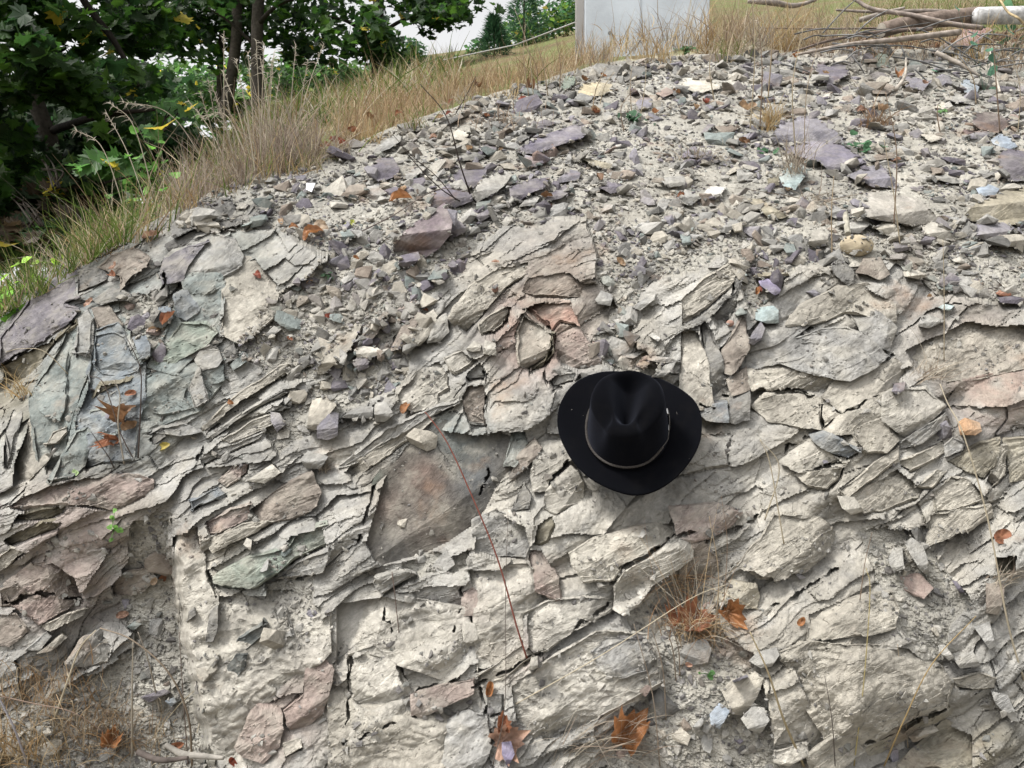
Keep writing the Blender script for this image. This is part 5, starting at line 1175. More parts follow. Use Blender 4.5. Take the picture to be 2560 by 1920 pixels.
stalk([(170,935,4),(120,880,20),(60,880,20),(12,880,14)][:1]+[(110,878,30),(50,872,30),(15,880,20)], 1.3, WT, 'dry_stalk', 'pale bent straw over the left outcrop')
stalk([(330,1890,4),(330,1750,40),(332,1605,50)], 3.0, (.5, .45, .37), 'dry_stalk', 'thick grey straw upright in the gully')
stalk([(480,1915,4),(470,1790,50),(420,1680,70),(330,1600,70),(250,1570,60)], 3.0, (.36, .29, .22), 'dry_stalk', 'brown arching stem over the gully')
stalk([(400,1780,4),(370,1650,50),(345,1580,60)], 2.4, (.5, .45, .38), 'dry_stalk', 'straw leaning in the gully beside the arching stem')
stalk([(470,1910,4),(455,1700,40),(448,1580,50)], 1.6, (.25, .2, .17), 'dry_stalk', 'thin dark stem against the pale rib')
stalk([(135,1800,4),(170,1700,50),(200,1620,60),(240,1575,60)], 2.6, WT, 'dry_stalk', 'pale folded straw above the dry weeds')
stalk([(0,1740,4),(90,1760,40),(180,1780,50),(260,1830,40)], 2.0, (.3, .22, .17), 'dry_stalk', 'brown runner across the dry weeds')
stalk([(70,1915,4),(35,1820,50),(0,1750,60),(-20,1700,60)], 2.8, (.5, .48, .52), 'dry_stalk', 'whitish stalk in the bottom corner')
stalk([(370,1860,4),(450,1760,40),(520,1700,20)], 1.2, ST, 'dry_stalk', 'fine straw crossing the gully stones')
for k, (u0, v0, u1, v1) in enumerate([(1585,1560,1650,1915),(1620,1540,1665,1800),(1660,1530,1700,1690),(1640,1520,1690,1700)]):
    stalk([(u1, v1, 4), ((u0+u1)/2+14, (v0+v1)/2, 30), (u0, v0, 40)], 2.0, (.34, .28, .22), 'dry_stalk', ['reddish-grey stalk hanging below the tuft, longest', 'stalk hanging beside the longest one', 'stalk hanging under the torn leaf', 'thin stalk between two hanging ones'][k])
rs = np.random.RandomState(77)
for k, (u, v, h) in enumerate([(1875,330,330),(1920,250,300),(1900,320,270),(1990,400,330),(2010,400,300),(2235,560,330),(2250,610,260),(2080,640,200),(2500,330,280),(2545,330,200),(2440,260,110),(2350,330,70),(1600,300,170),(1580,290,120),(1560,330,110),(1500,260,80),(1370,240,150),(1345,230,120),(1335,260,240),(1322,240,180),(1400,220,130),(2360,900,300),(1785,1620,330),(1810,1500,260),(1730,1480,160),(2270,1870,260),(2150,1500,170),(1785,250,150),(1480,280,110)]):
    g_ = [(u, v, 2), (u+rs.uniform(-14, 14), v-h*.55, h*.12), (u+rs.uniform(-50, 40), v-h, h*.16)]
    if u == 2250: g_ = [(u, v, 2), (u-15, v-120, 20), (u-40, v-h, 30)]
    stalk(g_, rs.uniform(1.1, 1.9), [ST, (.45, .36, .25), (.3, .22, .16)][k % 3], 'dry_stalk', ['thin straw stalk', 'slender dry stalk', 'fine upright straw', 'dry grass stalk', 'wispy straw'][k % 5], head=rs.choice([0, 26, 34]) if v < 400 else 0)
# tall seeded stems of the verge
SEED = [(505,270,640,430),(530,215,600,430),(555,175,640,420),(590,150,640,430),(620,130,640,420),(640,100,655,430),(660,110,650,440),(680,150,660,430),(700,190,670,420),(470,250,590,420),(520,200,560,440),(740,110,720,380),(810,110,730,330),(305,232,560,440),(190,305,330,440),(275,235,400,470),(265,280,380,470),(560,80,560,330),(565,230,600,440),(650,140,690,440),(670,180,640,440),(685,130,665,420),(600,200,640,410),(540,250,600,430),(500,230,560,420),(770,150,740,360),(780,230,720,370)]
for k, (u1, v1, u0, v0) in enumerate(SEED):
    c0 = beyond(np.array(u0), np.array(max(0, (crest(u0)-v0)/500+.04))); y0 = c0[1]
    P0 = c0; P1 = pt(u1, v1, y0+rs.uniform(-.1, .15)); mid = (P0+P1)/2+np.array([0, 0, .04+.06*(abs(u1-u0) > 120)])
    Pp = smooth_path([P0, mid, P1-(np.array([0, 0, .03]) if abs(u1-u0) > 120 else 0)], 20); V, F = tube(Pp, np.linspace(.0022, .001, len(Pp)), 5)
    o = mk('seeded_grass', V, F, M_GRASS, None, np.array((.52, .46, .36))*rs.uniform(.75, 1.1), True, origin=P0); d = Pp[-1]-Pp[-3]; d /= np.linalg.norm(d)
    g = Geo(); seedheads(g, Pp[-1:], d[None], .055, rs, n=26); g.build('seed_head', M_GRASS, o, origin=P0)
    nm = ['tall seeded grass stem', 'pale feathery grass stem', 'dry flowering grass stem', 'long grass stem with drooping head', 'straw-coloured seeded stem'][k % 5]
    far = ['before the darkest trunk', 'before the middle trunk', 'against the deep shade', 'over the withered tuft', 'above the green shoot', 'before the bright undergrowth'][k//5]
    tag(o, nm+' '+far, 'grass stem', 'tall seeded grasses on the verge')
def tuft(u, v, n, h, spread, tone, seed, label, name='grass_tuft', bend=.9, wid=.0013, lean=(0, 0), nrm=.3, droop=.6, cat='grass tuft'):
    rs = np.random.RandomState(seed); uu = u+rs.normal(size=n)*spread; vv = v+rs.normal(size=n)*spread*.35; R = surf(uu, vv); b = surf(u, v); R[:, 1] = b[1]+(R[:, 1]-b[1]).clip(-.03, .03)
    nb = bnorm(u, v); L = rs.uniform(.35, 1.1, n)*h*b[1]/FPX; ln = np.array([0, 0, 1.])+nb*nrm+rs.normal(size=(n, 3))*.42+np.array([lean[0], 0, lean[1]])
    g = Geo(); c = np.array(tone)[rs.randint(len(tone), size=n)]*rs.uniform(.7, 1.25, n)[:, None]; blades(g, R, 5, L, ln, wid*rs.uniform(.5, 1.3, n)*b[1]/2.5, c, bend, droop, seed)
    o = g.build(name, M_GRASS, None, origin=b); USED[label] = 1; tag(o, label, cat); return o
YL = [(.5, .38, .2), (.42, .28, .13), (.55, .45, .28)]; GY = [(.5, .45, .37), (.4, .34, .27), (.3, .24, .19)]; BR = [(.26, .17, .1), (.34, .22, .13), (.2, .14, .1)]; OR = [(.42, .3, .18), (.36, .22, .12), (.55, .42, .25), (.5, .46, .38)]
tuft(1935, 318, 260, 90, 16, YL, 1, 'thick yellow-brown grass tuft above the broad purple slab')
tuft(1990, 430, 90, 150, 14, GY, 2, 'grey straw tuft between the purple slabs', bend=.6)
tuft(2040, 500, 130, 120, 22, GY, 3, 'hanging pale straw tuft above the round tan stone', lean=(.2, -1.6))
tuft(2190, 318, 240, 44, 18, BR, 4, 'brown bristly dried weed on the sandy patch', name='dried_weed', bend=.5, cat='weed')
tuft(2185, 300, 26, 150, 22, BR, 5, 'sparse brown twiggy weed behind the bristly one', name='dried_weed', bend=.4, cat='weed')
tuft(1745, 1590, 330, 120, 34, OR, 6, 'tangled orange and grey dead grass in the hollow', bend=1.3, droop=1.0)
tuft(1730, 1560, 60, 300, 34, OR, 7, 'tall sparse orange stems rising from the hollow', bend=.3, droop=.1, wid=.001)
tuft(1690, 1460, 90, 170, 30, [(.45, .25, .12), (.5, .4, .26)], 8, 'fine reddish grass hanging beside the dark hollow', lean=(.2, -.4), wid=.0008)
tuft(100, 1740, 330, 110, 90, [(.34, .22, .12), (.42, .3, .18), (.5, .42, .3)], 9, 'brown dry weeds on the lower left ledge', name='dried_weed', bend=.6, cat='weed')
tuft(250, 1850, 420, 120, 110, [(.36, .25, .14), (.5, .42, .3), (.28, .2, .13)], 10, 'pale brown weeds below the gully', name='dried_weed', bend=.7, cat='weed')
tuft(40, 1900, 260, 150, 70, [(.36, .24, .12), (.46, .36, .22)], 11, 'tall brown weeds in the bottom corner', name='dried_weed', bend=.5, cat='weed')
tuft(60, 990, 46, 110, 14, YL, 12, 'curly yellow straw tuft under the left outcrop', bend=1.0, lean=(-.3, .6))
tuft(2315, 945, 60, 130, 26, GY, 13, 'pale straw bundle fanning over the rusty rock', lean=(.5, -.4), bend=.7)
tuft(1740, 400, 60, 50, 20, GY, 14, 'low dry grass wisps on the rubble', bend=.8)
tuft(1270, 320, 90, 60, 46, [(.42, .32, .24), (.34, .26, .2)], 15, 'thin reddish-brown grass on the upper rubble', bend=.5)
tuft(1480, 1870, 110, 200, 70, GY, 16, 'loose pale straws scattered near the bottom edge', lean=(.8, -.2), bend=.8, name='straw', cat='straw')
tuft(2505, 1450, 50, 90, 20, GY, 17, 'small feathery grass head on the far side', lean=(.8, .2))
tuft(810, 1178, 40, 45, 8, GY, 18, 'dark wiry root tuft above the smooth slab', bend=1.2)
tuft(1775, 400, 70, 46, 26, GY, 19, 'matted straw on a rotten grey stone', bend=.8, lean=(0, -1))
def rosette(u, v, n, ls, spread, colr, label, seed, name='small_plant', upd=.5):
    rs = np.random.RandomState(seed); b = surf(u, v); root = empty(name, b); root['label'] = label; root['category'] = 'plant'; USED[label] = 1
    s = b[1]/FPX; nb = bnorm(u, v); k = 9; th = np.linspace(0, 2*math.pi, k, endpoint=False)
    g = Geo()
    for _ in range(n):
        c = b+nb*.004+np.array([rs.normal()*spread*s, -abs(rs.normal())*.01, rs.normal()*spread*s*upd+.4*spread*s*upd])
        nn = nb+rs.normal(size=3)*.5; nn /= np.linalg.norm(nn); t = np.cross(nn, rs.normal(size=3)); t /= np.linalg.norm(t); bb = np.cross(nn, t); r = ls*s*rs.uniform(.6, 1.2)
        rad2 = 1+.16*np.cos(th*3+rs.rand()*6); V = c+r*(np.cos(th)*rad2)[:, None]*t+r*(np.sin(th)*rad2*.8)[:, None]*bb+nn*r*.15*(np.cos(th*2))[:, None]
        mk('leaf', np.vstack([V, c-nn*r*.15]), [[i, (i+1) % k, k] for i in range(k)], M_LEAF, root, np.array(colr)*rs.uniform(.7, 1.35), origin=b)
        V, F = tube([b, (b+c)/2+nb*.004, c], .0009, 4); g.add(V, F, np.array(colr)*.7)
    g.build('stem', M_LEAF, root, origin=b); return root
GG = (.05, .12, .05)
rosette(1578, 305, 16, 12, 22, (.06, .12, .07), 'round-leaved green weed below the yellowish boulder', 1)
rosette(2158, 375, 14, 13, 20, (.07, .15, .08), 'round-leaved green weed beside the broad purple slab', 2)
rosette(1920, 383, 6, 10, 10, (.06, .14, .07), 'tiny green weed left of the broad purple slab', 3)
rosette(828, 695, 8, 8, 12, (.07, .13, .07), 'tiny dark green weed on the pale ledge', 4)
rosette(286, 1325, 6, 8, 9, (.12, .25, .06), 'small bright green sprig above the gully', 5, upd=2)
rosette(385, 455, 22, 13, 30, (.1, .24, .04), 'bright green leafy shoot in front of the verge', 6, upd=1.6)
rosette(60, 735, 26, 14, 46, (.26, .46, .05), 'bright yellow-green creeper at the left edge', 7, upd=.8)
rosette(15, 790, 16, 15, 22, (.15, .34, .04), 'green creeper leaves by the edge of the purple outcrop', 8, upd=1.2)
rosette(160, 660, 9, 9, 30, (.3, .46, .06), 'yellowish creeper leaves on top of the left outcrop', 9, upd=.3)
rosette(190, 1180, 5, 6, 6, (.3, .4, .2), 'tiny pale weed on the teal rock', 10)
rosette(875, 560, 6, 6, 8, (.3, .32, .06), 'tiny yellow-green weed beside the purple block', 11)
rosette(2460, 230, 18, 15, 40, (.06, .14, .09), 'blue-green leafy weed near the fallen log', 12, upd=2.0)
rosette(2540, 130, 16, 16, 40, (.07, .16, .08), 'leafy green weed beside the birch log', 13, upd=2.0)
rosette(2350, 285, 6, 7, 8, (.1, .2, .07), 'little sprouting weed on the sandy patch', 14, upd=1.5)
rosette(1720, 130, 10, 10, 20, (.07, .13, .06), 'small green weed at the foot of the grass', 15)
rosette(1770, 1685, 5, 8, 9, (.07, .16, .05), 'tiny green blade in the dead grass tangle', 16)
# ================================================================ dead wood, upper right
def log(path, rad, colr, label, name='branch', cat='branch', rough=.08, sides=12, mat=None, cut=True):
    Pp = smooth_path([pt(*q) for q in path], 30); r = np.interp(np.linspace(0, 1, len(Pp)), np.linspace(0, 1, len(rad)), rad)
    V, F = tube(Pp, r, sides); k = perlin(V[:, 0]*22, V[:, 1]*22, V[:, 2]*22); N = vnorm(V, F); V = V+N*(k*rough*np.mean(r))[:, None]
    c = np.array(colr)*(1+.35*perlin(V[:, 0]*14, V[:, 1]*14, V[:, 2]*50))[:, None]
    o = mk(name, V, F, mat or M_BARK, None, c, True, origin=Pp[0]); tag(o, label, cat, 'dead wood piled at the top'); USED[label] = 1; return o
log([(2205,75,4.25),(2290,55,4.3),(2380,45,4.35),(2450,38,4.4)], [.040, .042, .045, .047], (.24, .19, .16), 'sawn dark-barked branch end with a pale cut face', 'log', 'log')
c_ = pt(2205, 75, 4.25); th = np.linspace(0, 6.283, 20, endpoint=False); dl = pt(2205, 75, 4.25)-pt(2290, 55, 4.3); dl /= np.linalg.norm(dl); a_ = np.cross(dl, [0, 0, 1.]); a_ /= np.linalg.norm(a_); b_ = np.cross(dl, a_)
V = c_+dl*.004+.037*(np.cos(th)[:, None]*a_+np.sin(th)[:, None]*b_); o = mk('cut_face', np.vstack([V, c_+dl*.006]), [[i, (i+1) % 20, 20] for i in range(20)], M_BARK, bpy.data.objects['log'], (.5, .46, .4), origin=c_)
log([(2440,40,4.3),(2520,38,4.32),(2640,40,4.4)], [.043, .047, .05], (.6, .6, .6), 'white-barked birch log at the edge of the picture', 'log', 'log', .05)
log([(2455,70,4.2),(2380,60,4.2),(2280,38,4.25),(2180,22,4.3),(2130,-5,4.35),(2050,-30,4.4)], [.014, .013, .012, .01, .007], (.33, .28, .25), 'grey curved branch lying over the dark log')
log([(2445,40,4.4),(2330,28,4.4),(2200,30,4.45),(2090,25,4.5)], [.016, .013, .010, .006], (.30, .26, .23), 'straight grey branch behind the log')
log([(2400,80,4.1),(2250,98,4.05),(2120,112,4.0),(1990,137,3.95)], [.016, .014, .011, .006], (.36, .31, .27), 'long grey branch lying in front of the stones')
log([(2330,72,4.2),(2200,80,4.2),(2080,100,4.1),(1980,130,4.0)], [.011, .009, .007, .004], (.2, .16, .14), 'thin dark branch under the long grey one')
log([(2215,70,4.4),(2060,72,4.4),(1900,70,4.5)], [.006, .005, .003], (.25, .2, .17), 'thin twig pointing to the wall')
log([(1870,3,4.5),(1930,6,4.5),(1985,14,4.55),(2040,0,4.6)], [.012, .018, .014, .008], (.33, .29, .26), 'short grey branch at the top beside the wall')
log([(2150,50,4.3),(2200,35,4.3),(2260,20,4.35)], [.014, .012, .008], (.38, .34, .3), 'short pale branch crossing the grey curved one')
log([(2340,132,3.9),(2390,155,3.85),(2450,190,3.8)], [.012, .010, .006], (.36, .32, .28), 'broken pale branch pointing down the slope')
log([(2500,230,3.6),(2485,180,3.7),(2475,130,3.75)], [.005, .006, .004], (.5, .46, .4), 'bleached bent twig under the birch log')
log([(2240,225,3.6),(2262,190,3.65),(2265,145,3.7)], [.009, .007, .004], (.42, .38, .33), 'pale upright twig beside the greenish rock')
log([(2560,60,4.0),(2545,45,4.0),(2520,30,4.05),(2500,0,4.1)], [.006, .006, .005], (.45, .36, .22), 'ochre twig in front of the birch log')
log([(560,1895,1.62),(500,1890,1.62),(455,1885,1.63),(415,1862,1.65)], [.004, .007, .0075, .005], (.3, .28, .25), 'bleached curved root by the foot of the rib', 'root', 'root')
log([(345,1880,1.6),(400,1900,1.58),(470,1895,1.58)], [.006, .006, .004], (.12, .1, .09), 'dark twig under the bleached root', 'twig', 'twig')
rs = np.random.RandomState(5)
for k in range(44):
    u, v = rs.uniform(1950, 2540), rs.uniform(70, 175); y = 4.15-(v-70)*.003; a = rs.choice([-1, 1])*abs(rs.normal())*.45; l = rs.uniform(40, 170)
    log([(u, v, y), (u+l*.5*math.cos(a), v+l*.5*math.sin(a)-6, y-.02), (u+l*math.cos(a), v+l*math.sin(a), y)], [.004, .0035, .002], (rs.uniform(.1, .3),)*3, auto_label(['thin dead twig', 'grey brushwood twig', 'brittle brown twig', 'small forked stick'][k % 4], u, v), 'twig', 'twig', sides=6)
meadow('leaf_litter', 5000, (1960, 2640), (-.02, .7), (.02, .06), .98, 12, 'brown litter of dead leaves and straw under the branches', tone=[(.2, .12, .08), (.3, .17, .1), (.14, .1, .08)], wid=.008, lean_amt=1.2)
# ================================================================ concrete wall
def box(x0, x1, y0, y1, z0, z1): 
    V = np.array([[x, y, z] for x in (x0, x1) for y in (y0, y1) for z in (z0, z1)]); F = [[0, 1, 3, 2], [4, 6, 7, 5], [0, 4, 5, 1], [2, 3, 7, 6], [0, 2, 6, 4], [1, 5, 7, 3]]; return V, F
yw = 4.9; xl = (1461-1280)/FPX*yw; xr = (1775-1280)/FPX*yw; zb = EYE[2]+yw*(960-130)/FPX-.3
wl = empty('concrete_wall', ((xl+xr)/2, yw+.1, zb)); tag(wl, 'pale grey-blue concrete wall end standing in dry grass', 'wall')
org = np.array(wl.location)
V, F = box(xl, xr, yw, yw+.16, zb, zb+1.9); o = mk('wall_slab', V, F, M_WALL, wl, (.47, .51, .55), origin=org); b = o.modifiers.new('b', 'BEVEL'); b.width = .008; b.segments = 2
V, F = box(xl-.05, xl-.002, yw+.005, yw+.11, zb, zb+1.9); o = mk('edge_strip', V, F, M_WALL, wl, (.30, .29, .28), origin=org)
V, F = box(xl+.35, xl+.356, yw-.004, yw-.001, zb, zb+1.9); mk('panel_joint', V, F, M_WALL, wl, (.38, .41, .44), origin=org)
for hx, hz in ((.16, .42), (.58, .40), (.16, 1.2), (.58, 1.2)):
    V, F = tube([[xl+hx, yw-.003, zb+hz], [xl+hx, yw+.01, zb+hz]], .011, 12); mk('form_tie_hole', V, F, M_WALL, wl, (.16, .17, .18), origin=org)
# handrail running down behind the grass
V, F = tube([pt(1110, 150, 7.0), pt(1290, 112, 6.2), pt(1455, 50, 5.2), pt(1470, 44, 5.1)], .006, 8); rl = mk('handrail', V, F, M_WALL, None, (.3, .3, .29), True, origin=V.mean(0)); tag(rl, 'pale handrail descending behind the grass from the wall', 'handrail')
for uu_, vv_, yy_ in ((1455, 50, 5.2),):
    V, F = tube([pt(uu_, vv_, yy_), pt(uu_, vv_, yy_)-np.array([0, 0, .5])], .012, 8); mk('post', V, F, M_WALL, rl, (.5, .5, .48), True, origin=V.mean(0))
# ================================================================ trees
LFC = [(.018, .045, .010), (.028, .07, .013), (.014, .036, .012), (.045, .10, .014)]
NML = len(MAPLE)
def leaf_cloud(name, blobs, n, size, parent, cols, seed, simple=False, flat=.55, yel=.01, origin=None, mat=None, thr=-.08):
    """blobs: (u, v, y, ru, rv, ry, weight) in photo px / metres"""
    rs = np.random.RandomState(seed); wts = np.array([b[6] for b in blobs], float); wts /= wts.sum(); bi = rs.choice(len(blobs), n, p=wts); Bq = np.array([b[:6] for b in blobs], float)[bi]
    q = rs.normal(size=(n, 3)); q /= np.linalg.norm(q, axis=1)[:, None]; q *= (rs.rand(n)**.4)[:, None]
    u, v, y = Bq[:, 0]+q[:, 0]*Bq[:, 3], Bq[:, 1]+q[:, 1]*Bq[:, 4], Bq[:, 2]+q[:, 2]*Bq[:, 5]
    c = np.stack([y*(u-1280)/FPX, y, EYE[2]+y*(960-v)/FPX], -1)
    keep = perlin(c[:, 0]*2.4+seed, c[:, 1]*.5, c[:, 2]*2.9) > thr; c = c[keep]; n = len(c)
    nn = rs.normal(size=(n, 3))*[flat, flat, .4]+[0, -.45, .75]; nn /= np.linalg.norm(nn, axis=1)[:, None]
    t = np.cross(nn, rs.normal(size=(n, 3))); t /= np.linalg.norm(t, axis=1)[:, None]; b = np.cross(nn, t); s = (size*rs.uniform(.55, 1.2, n))[:, None, None]
    if simple: S2 = np.array([(0, -.6), (.42, 0), (0, .6), (-.42, 0)]); T = np.array([[0, 1, 2], [0, 2, 3]]); z = np.array([0, .12, 0, .12])
    else: S2 = np.vstack([MAPLE, [0, -.25]]); T = np.array([[k, (k+1) % NML, NML] for k in range(NML)]); z = np.concatenate([.35*MAPLE[:, 0]**2-.25*np.clip(MAPLE[:, 1], 0, 1)**2, [0]])
    X = c[:, None]+s*(S2[None, :, :1]*t[:, None]+S2[None, :, 1:2]*b[:, None]+z[None, :, None]*nn[:, None]); m = len(S2)
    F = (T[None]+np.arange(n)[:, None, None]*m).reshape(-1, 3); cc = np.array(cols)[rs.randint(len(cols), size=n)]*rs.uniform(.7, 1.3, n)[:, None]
    yl = rs.rand(n) < yel; cc[yl] = np.array((.45, .36, .05))*rs.uniform(.6, 1.2, yl.sum())[:, None]
    return mk(name, X.reshape(-1, 3), F, mat or M_LEAF, parent, np.repeat(cc, m, 0), origin=origin)
def limb(g, path, rad, colr=(.04, .034, .03), sides=9):
    Pp = smooth_path([pt(*q) for q in path], 24); r = np.interp(np.linspace(0, 1, len(Pp)), np.linspace(0, 1, len(rad)), rad); V, F = tube(Pp, r, sides)
    N = vnorm(V, F); V = V+N*(.1*np.mean(r)*perlin(V[:, 0]*12, V[:, 1]*12, V[:, 2]*6))[:, None]; g.add(V, F, np.array(colr)*(1+.3*perlin(V[:, 0]*9, V[:, 1]*9, V[:, 2]*3))[:, None]); return Pp
def tree(name, trunk, limbs, blobs, n, size, label, seed, cols=LFC, simple=False, yel=.012, tcol=(.075, .065, .055)):
    g = Geo(); Pp = limb(g, *trunk, colr=tcol); org = Pp[0]; root = empty(name, org); tag(root, label, 'tree', 'trees above the bank'); USED[label] = 1
    g.build('trunk', M_BARK, root, True, origin=org)
    for l in limbs: g = Geo(); limb(g, *l); g.build('branch', M_BARK, root, True, origin=org)
    leaf_cloud('crown', blobs, n, size, root, cols, seed, simple, yel=yel, origin=org); return root
tree('maple_tree', ([(640, 330, 9.2), (645, 250, 9.2), (642, 100, 9.2), (650, -150, 9.3), (640, -600, 9.4)], [.085, .078, .07, .065, .04]),
     [([(644, 60, 9.2), (700, 10, 9.0), (800, -20, 8.8)], [.03, .02, .01]), ([(643, 120, 9.2), (580, 60, 9.1), (520, 20, 9)], [.025, .015, .008])],
     [(700, 60, 10.4, 240, 100, .8, 2), (560, 40, 10.8, 220, 110, .9, 2), (760, 130, 10.2, 150, 45, .6, .7), (600, -120, 9.6, 420, 190, 1.6, 5)], 4200, .115, 'maple with the thickest dark trunk, behind the seeded grasses', 41)
tree('maple_tree', ([(560, 290, 9.8), (580, 180, 9.8), (592, 60, 9.8), (590, -150, 9.9), (600, -500, 10)], [.08, .072, .066, .06, .04]), [],
     [(450, 60, 10.4, 210, 110, .8, 2), (480, -160, 9.4, 350, 170, 1.5, 4), (560, 150, 9.6, 70, 40, .5, .3)], 2300, .115, 'maple with a slightly leaning dark trunk beside the thickest one', 42)
tree('maple_tree', ([(548, 260, 10.5), (552, 120, 10.5), (560, 0, 10.5), (565, -300, 10.5)], [.045, .04, .036, .02]), [], [(540, -80, 10.4, 200, 120, 1, 1), (400, 90, 10.2, 140, 60, .8, .8)], 1100, .13, 'slim young maple with a thin trunk behind the leaning one', 43)
tree('maple_tree', ([(945, 240, 9.6), (944, 120, 9.6), (946, 0, 9.6), (950, -400, 9.7)], [.085, .075, .068, .04]),
     [([(945, 90, 9.6), (1010, 50, 9.4), (1100, 40, 9.2)], [.03, .02, .008]), ([(945, 110, 9.6), (880, 60, 9.3), (820, 40, 9)], [.03, .02, .008])],
     [(1030, 25, 8.9, 170, 70, .8, 2.2), (1130, 20, 9.2, 130, 50, .6, 1.6), (900, 60, 8.8, 140, 80, .8, 2), (960, 130, 9.0, 110, 50, .6, .8), (1060, 80, 9.0, 70, 40, .5, .4), (930, -150, 9.5, 350, 150, 1.6, 4)], 3900, .115, 'maple at the end of the row next to the sky gap', 44, yel=.006)
tree('maple_tree', ([(100, 620, 5.6), (140, 420, 5.5), (60, 150, 5.4), (20, -250, 5.4)], [.07, .06, .05, .03]),
     [([(345, 215, 5.0), (290, 110, 5.0), (215, 10, 5.0), (180, -60, 5.0)], [.014, .020, .024, .026]), ([(120, 330, 5.5), (250, 290, 5.0), (420, 270, 4.7)], [.03, .02, .007]), ([(90, 480, 5.5), (200, 470, 5), (330, 440, 4.7)], [.02, .012, .006])],
     [(60, 90, 4.6, 190, 110, .6, 3), (210, 190, 4.7, 150, 80, .5, 2.6), (60, 260, 4.8, 130, 110, .6, 2.6), (180, 310, 5.0, 140, 70, .5, 2), (100, 430, 5.2, 200, 90, .6, 2.5), (330, 60, 5.6, 130, 90, .5, 1.6), (300, 200, 6.2, 110, 60, .5, 1), (60, -200, 5, 500, 200, 1.5, 6), (260, 300, 5.4, 160, 60, .5, 1.6)], 5600, .118, 'shady maple with large drooping leaves at the left edge', 45, yel=.01)
tree('maple_tree', ([(-200, 700, 4.6), (-220, 300, 4.6), (-200, -200, 4.7)], [.08, .07, .05]), [], [(-150, 100, 4.8, 250, 220, .8, 2), (-150, 450, 4.6, 180, 180, .5, 1.5), (20, 360, 5.6, 120, 140, .5, 1)], 1900, .13, 'maple mostly outside the frame, its leaves hanging over the edge', 46)
# saplings and shrubs at the verge
def shrub(name, blobs, n, size, label, seed, cols=LFC, simple=False, yel=.02, base=None, cat='shrub', mat=None):
    b = blobs[0]; org = pt(b[0], b[1]+b[4]*.9, b[2]); root = empty(name, org); tag(root, label, cat); USED[label] = 1; g = Geo(); rs = np.random.RandomState(seed)
    for bb in blobs: 
        for _ in range(3): limb(g, [(b[0]+rs.uniform(-20, 20), b[1]+b[4], b[2]), ((b[0]+bb[0])/2+rs.uniform(-20, 20), (b[1]+bb[1])/2, bb[2]), (bb[0]+rs.uniform(-.6, .6)*bb[3], bb[1]-rs.uniform(0, .6)*bb[4], bb[2])], [.005, .004, .002], colr=(.03, .025, .02), sides=5)
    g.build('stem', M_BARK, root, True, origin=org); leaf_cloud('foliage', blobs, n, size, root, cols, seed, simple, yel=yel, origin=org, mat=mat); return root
shrub('maple_sapling', [(140, 430, 3.5, 90, 40, .25, 1), (110, 400, 3.6, 60, 30, .2, .6)], 90, .12, 'maple sapling with broad green leaves in front of the deep shade', 51, cols=[(.03, .075, .03), (.04, .1, .03)])
shrub('maple_sapling', [(90, 530, 3.3, 80, 36, .2, 1), (40, 500, 3.4, 60, 30, .2, 1)], 80, .115, 'low maple sapling at the lower end of the verge', 52, cols=[(.03, .07, .03), (.04, .085, .025)])
shrub('maple_sapling', [(260, 410, 3.7, 90, 24, .2, 1)], 36, .12, 'maple sapling leaves just behind the green grass', 53, cols=[(.05, .12, .03)])
shrub('maple_sapling', [(400, 320, 4.3, 90, 30, .3, 1), (450, 270, 4.6, 60, 20, .3, .6)], 60, .12, 'sapling with some yellow leaves behind the withered tuft', 54, cols=[(.06, .14, .04)], yel=.16)
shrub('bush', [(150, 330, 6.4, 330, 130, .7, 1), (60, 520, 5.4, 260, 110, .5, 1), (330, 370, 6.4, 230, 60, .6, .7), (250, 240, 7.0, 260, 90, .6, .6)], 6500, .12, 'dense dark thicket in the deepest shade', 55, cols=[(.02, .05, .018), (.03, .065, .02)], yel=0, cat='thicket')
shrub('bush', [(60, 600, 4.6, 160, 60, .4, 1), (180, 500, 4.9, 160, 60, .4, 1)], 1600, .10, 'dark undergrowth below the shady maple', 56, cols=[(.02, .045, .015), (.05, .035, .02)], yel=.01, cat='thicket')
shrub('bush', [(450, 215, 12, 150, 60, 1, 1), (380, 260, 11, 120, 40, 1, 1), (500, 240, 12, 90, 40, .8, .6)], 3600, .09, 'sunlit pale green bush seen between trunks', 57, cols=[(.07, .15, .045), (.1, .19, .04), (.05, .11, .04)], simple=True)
shrub('bush', [(720, 190, 12.5, 140, 60, 1, 1), (850, 200, 12, 90, 40, 1, .6)], 2600, .10, 'green bush behind the grassy slope', 58, cols=[(.035, .085, .02), (.05, .12, .025), (.03, .06, .02)], simple=True)
shrub('bush', [(1030, 170, 11, 70, 40, .6, 1), (1010, 130, 11, 60, 40, .6, .6), (1120, 170, 11, 60, 30, .5, .7), (1220, 130, 12, 60, 40, .5, .7)], 2600, .07, 'bluish-green bush at the foot of the last maple', 59, cols=[(.04, .1, .045), (.055, .13, .045)], simple=True)
shrub('bush', [(1350, 60, 13, 90, 60, 1, 1), (1290, 90, 13, 80, 40, 1, .8), (1420, 30, 13, 60, 50, 1, .9), (1400, -60, 13, 100, 60, 1, .5)], 3400, .09, 'light green bush rising behind the handrail', 60, cols=[(.06, .14, .05), (.12, .2, .035), (.045, .11, .045)], simple=True)
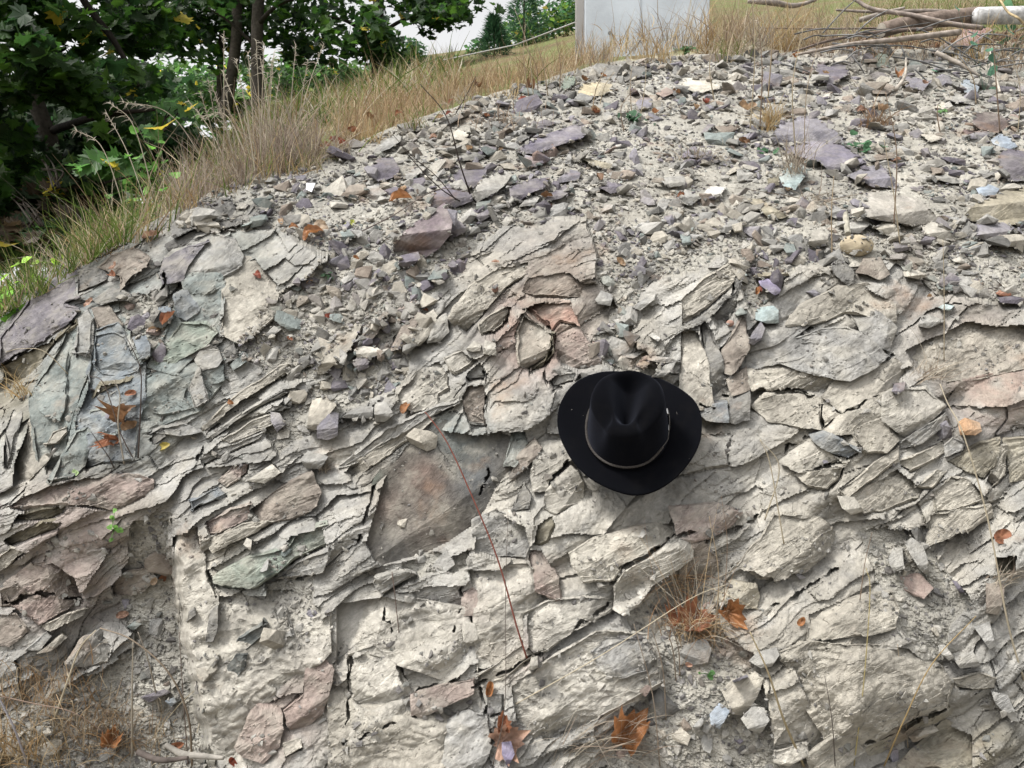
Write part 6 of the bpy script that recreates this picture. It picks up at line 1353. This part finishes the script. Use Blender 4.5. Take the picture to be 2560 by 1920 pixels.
def fir(u, v, y, hpx, wpx, label, seed):
    s = y/FPX; b = pt(u, v, y); root = empty('young_fir', b); tag(root, label, 'tree'); USED[label] = 1; rs = np.random.RandomState(seed)
    V, F = tube([b, b+[0, 0, hpx*s]], [.02, .004], 6); mk('trunk', V, F, M_BARK, root, (.1, .08, .06), True, origin=b); g = Geo(); n = 1900
    t = rs.rand(n)**.8; az = rs.rand(n)*6.283; wh = np.floor(t*14)/14; r = (1-t)*wpx*s*rs.rand(n)**.5*(.75+.5*np.sin(az*5+wh*40)**2)
    R = np.column_stack([b[0]+r*np.cos(az), b[1]+r*np.sin(az), b[2]+t*hpx*s-r*.15]); ln = np.column_stack([np.cos(az), np.sin(az), rs.uniform(-.1, .7, n)])
    blades(g, R, 1, np.full(n, .11)*rs.uniform(.6, 1.2, n), ln, np.full(n, .008), np.array([(.05, .13, .06), (.08, .18, .08), (.04, .09, .05)])[rs.randint(3, size=n)], .2, .1, seed); g.build('crown', M_GRASS, root, origin=b)

fir(1235, 150, 10.5, 110, 50, 'young fir beside the handrail', 4); fir(1310, 100, 12, 190, 60, 'taller fir behind the handrail', 5)
# wood further off
o = leaf_cloud('woodland', [(100, 330, 17, 600, 110, 1.5, 3), (600, 200, 20, 450, 60, 1.5, 1.4), (850, 200, 16, 240, 40, 1, .8), (300, 350, 15, 400, 80, 1, 1.6), (380, 430, 12, 420, 70, 1, 2), (600, 270, 14, 200, 40, 1, 1.5), (150, 560, 10, 350, 90, 1, 1.5), (-300, 500, 12, 500, 300, 2, 2), (-1500, 400, 14, 900, 350, 3, 2.5)], 15500, .26, None, [(.03, .075, .02), (.06, .13, .03), (.025, .055, .015), (.09, .17, .04)], 99, True, yel=.02)
tag(o, 'distant green wood behind the trunks', 'woodland', kind='stuff')

rs = np.random.RandomState(88)
for k, u in enumerate([150, 235, 310, 390, 470, 545, 610, 690, 760, 840, 930, 1040, 1150, 1260, 1380, 1500, 1640, 1820]):
    v = crest(u)+rs.uniform(2, 20)
    tuft(u, v, rs.randint(50, 110), rs.uniform(55, 110), rs.uniform(18, 34), [GY, YL, [(.42, .32, .2), (.5, .42, .3), (.16, .2, .05)]][k % 3], 100+k, auto_label(['greyish', 'yellowish', 'mixed'][k % 3]+' grass tuft over the crest', u, v), bend=.9)

for k, (u, v, h, n) in enumerate([(1690,128,120,90),(1760,120,140,110),(1830,128,150,120),(1890,132,130,110),(1960,126,160,120),(2030,132,130,90),(2110,130,110,90),(2420,150,120,80),(2520,170,140,90),(1600,118,90,60),(1540,130,80,60),(2200,150,70,60),(2320,150,80,60)]):
    tuft(u, v, n, h, 26, [GY, YL, [(.4, .3, .2), (.5, .43, .32), (.3, .22, .16)]][k % 3], 300+k, auto_label(['straggly grey', 'tall yellow', 'reddish'][k % 3]+' dead grass tuft', u, v), bend=.7, droop=.4)
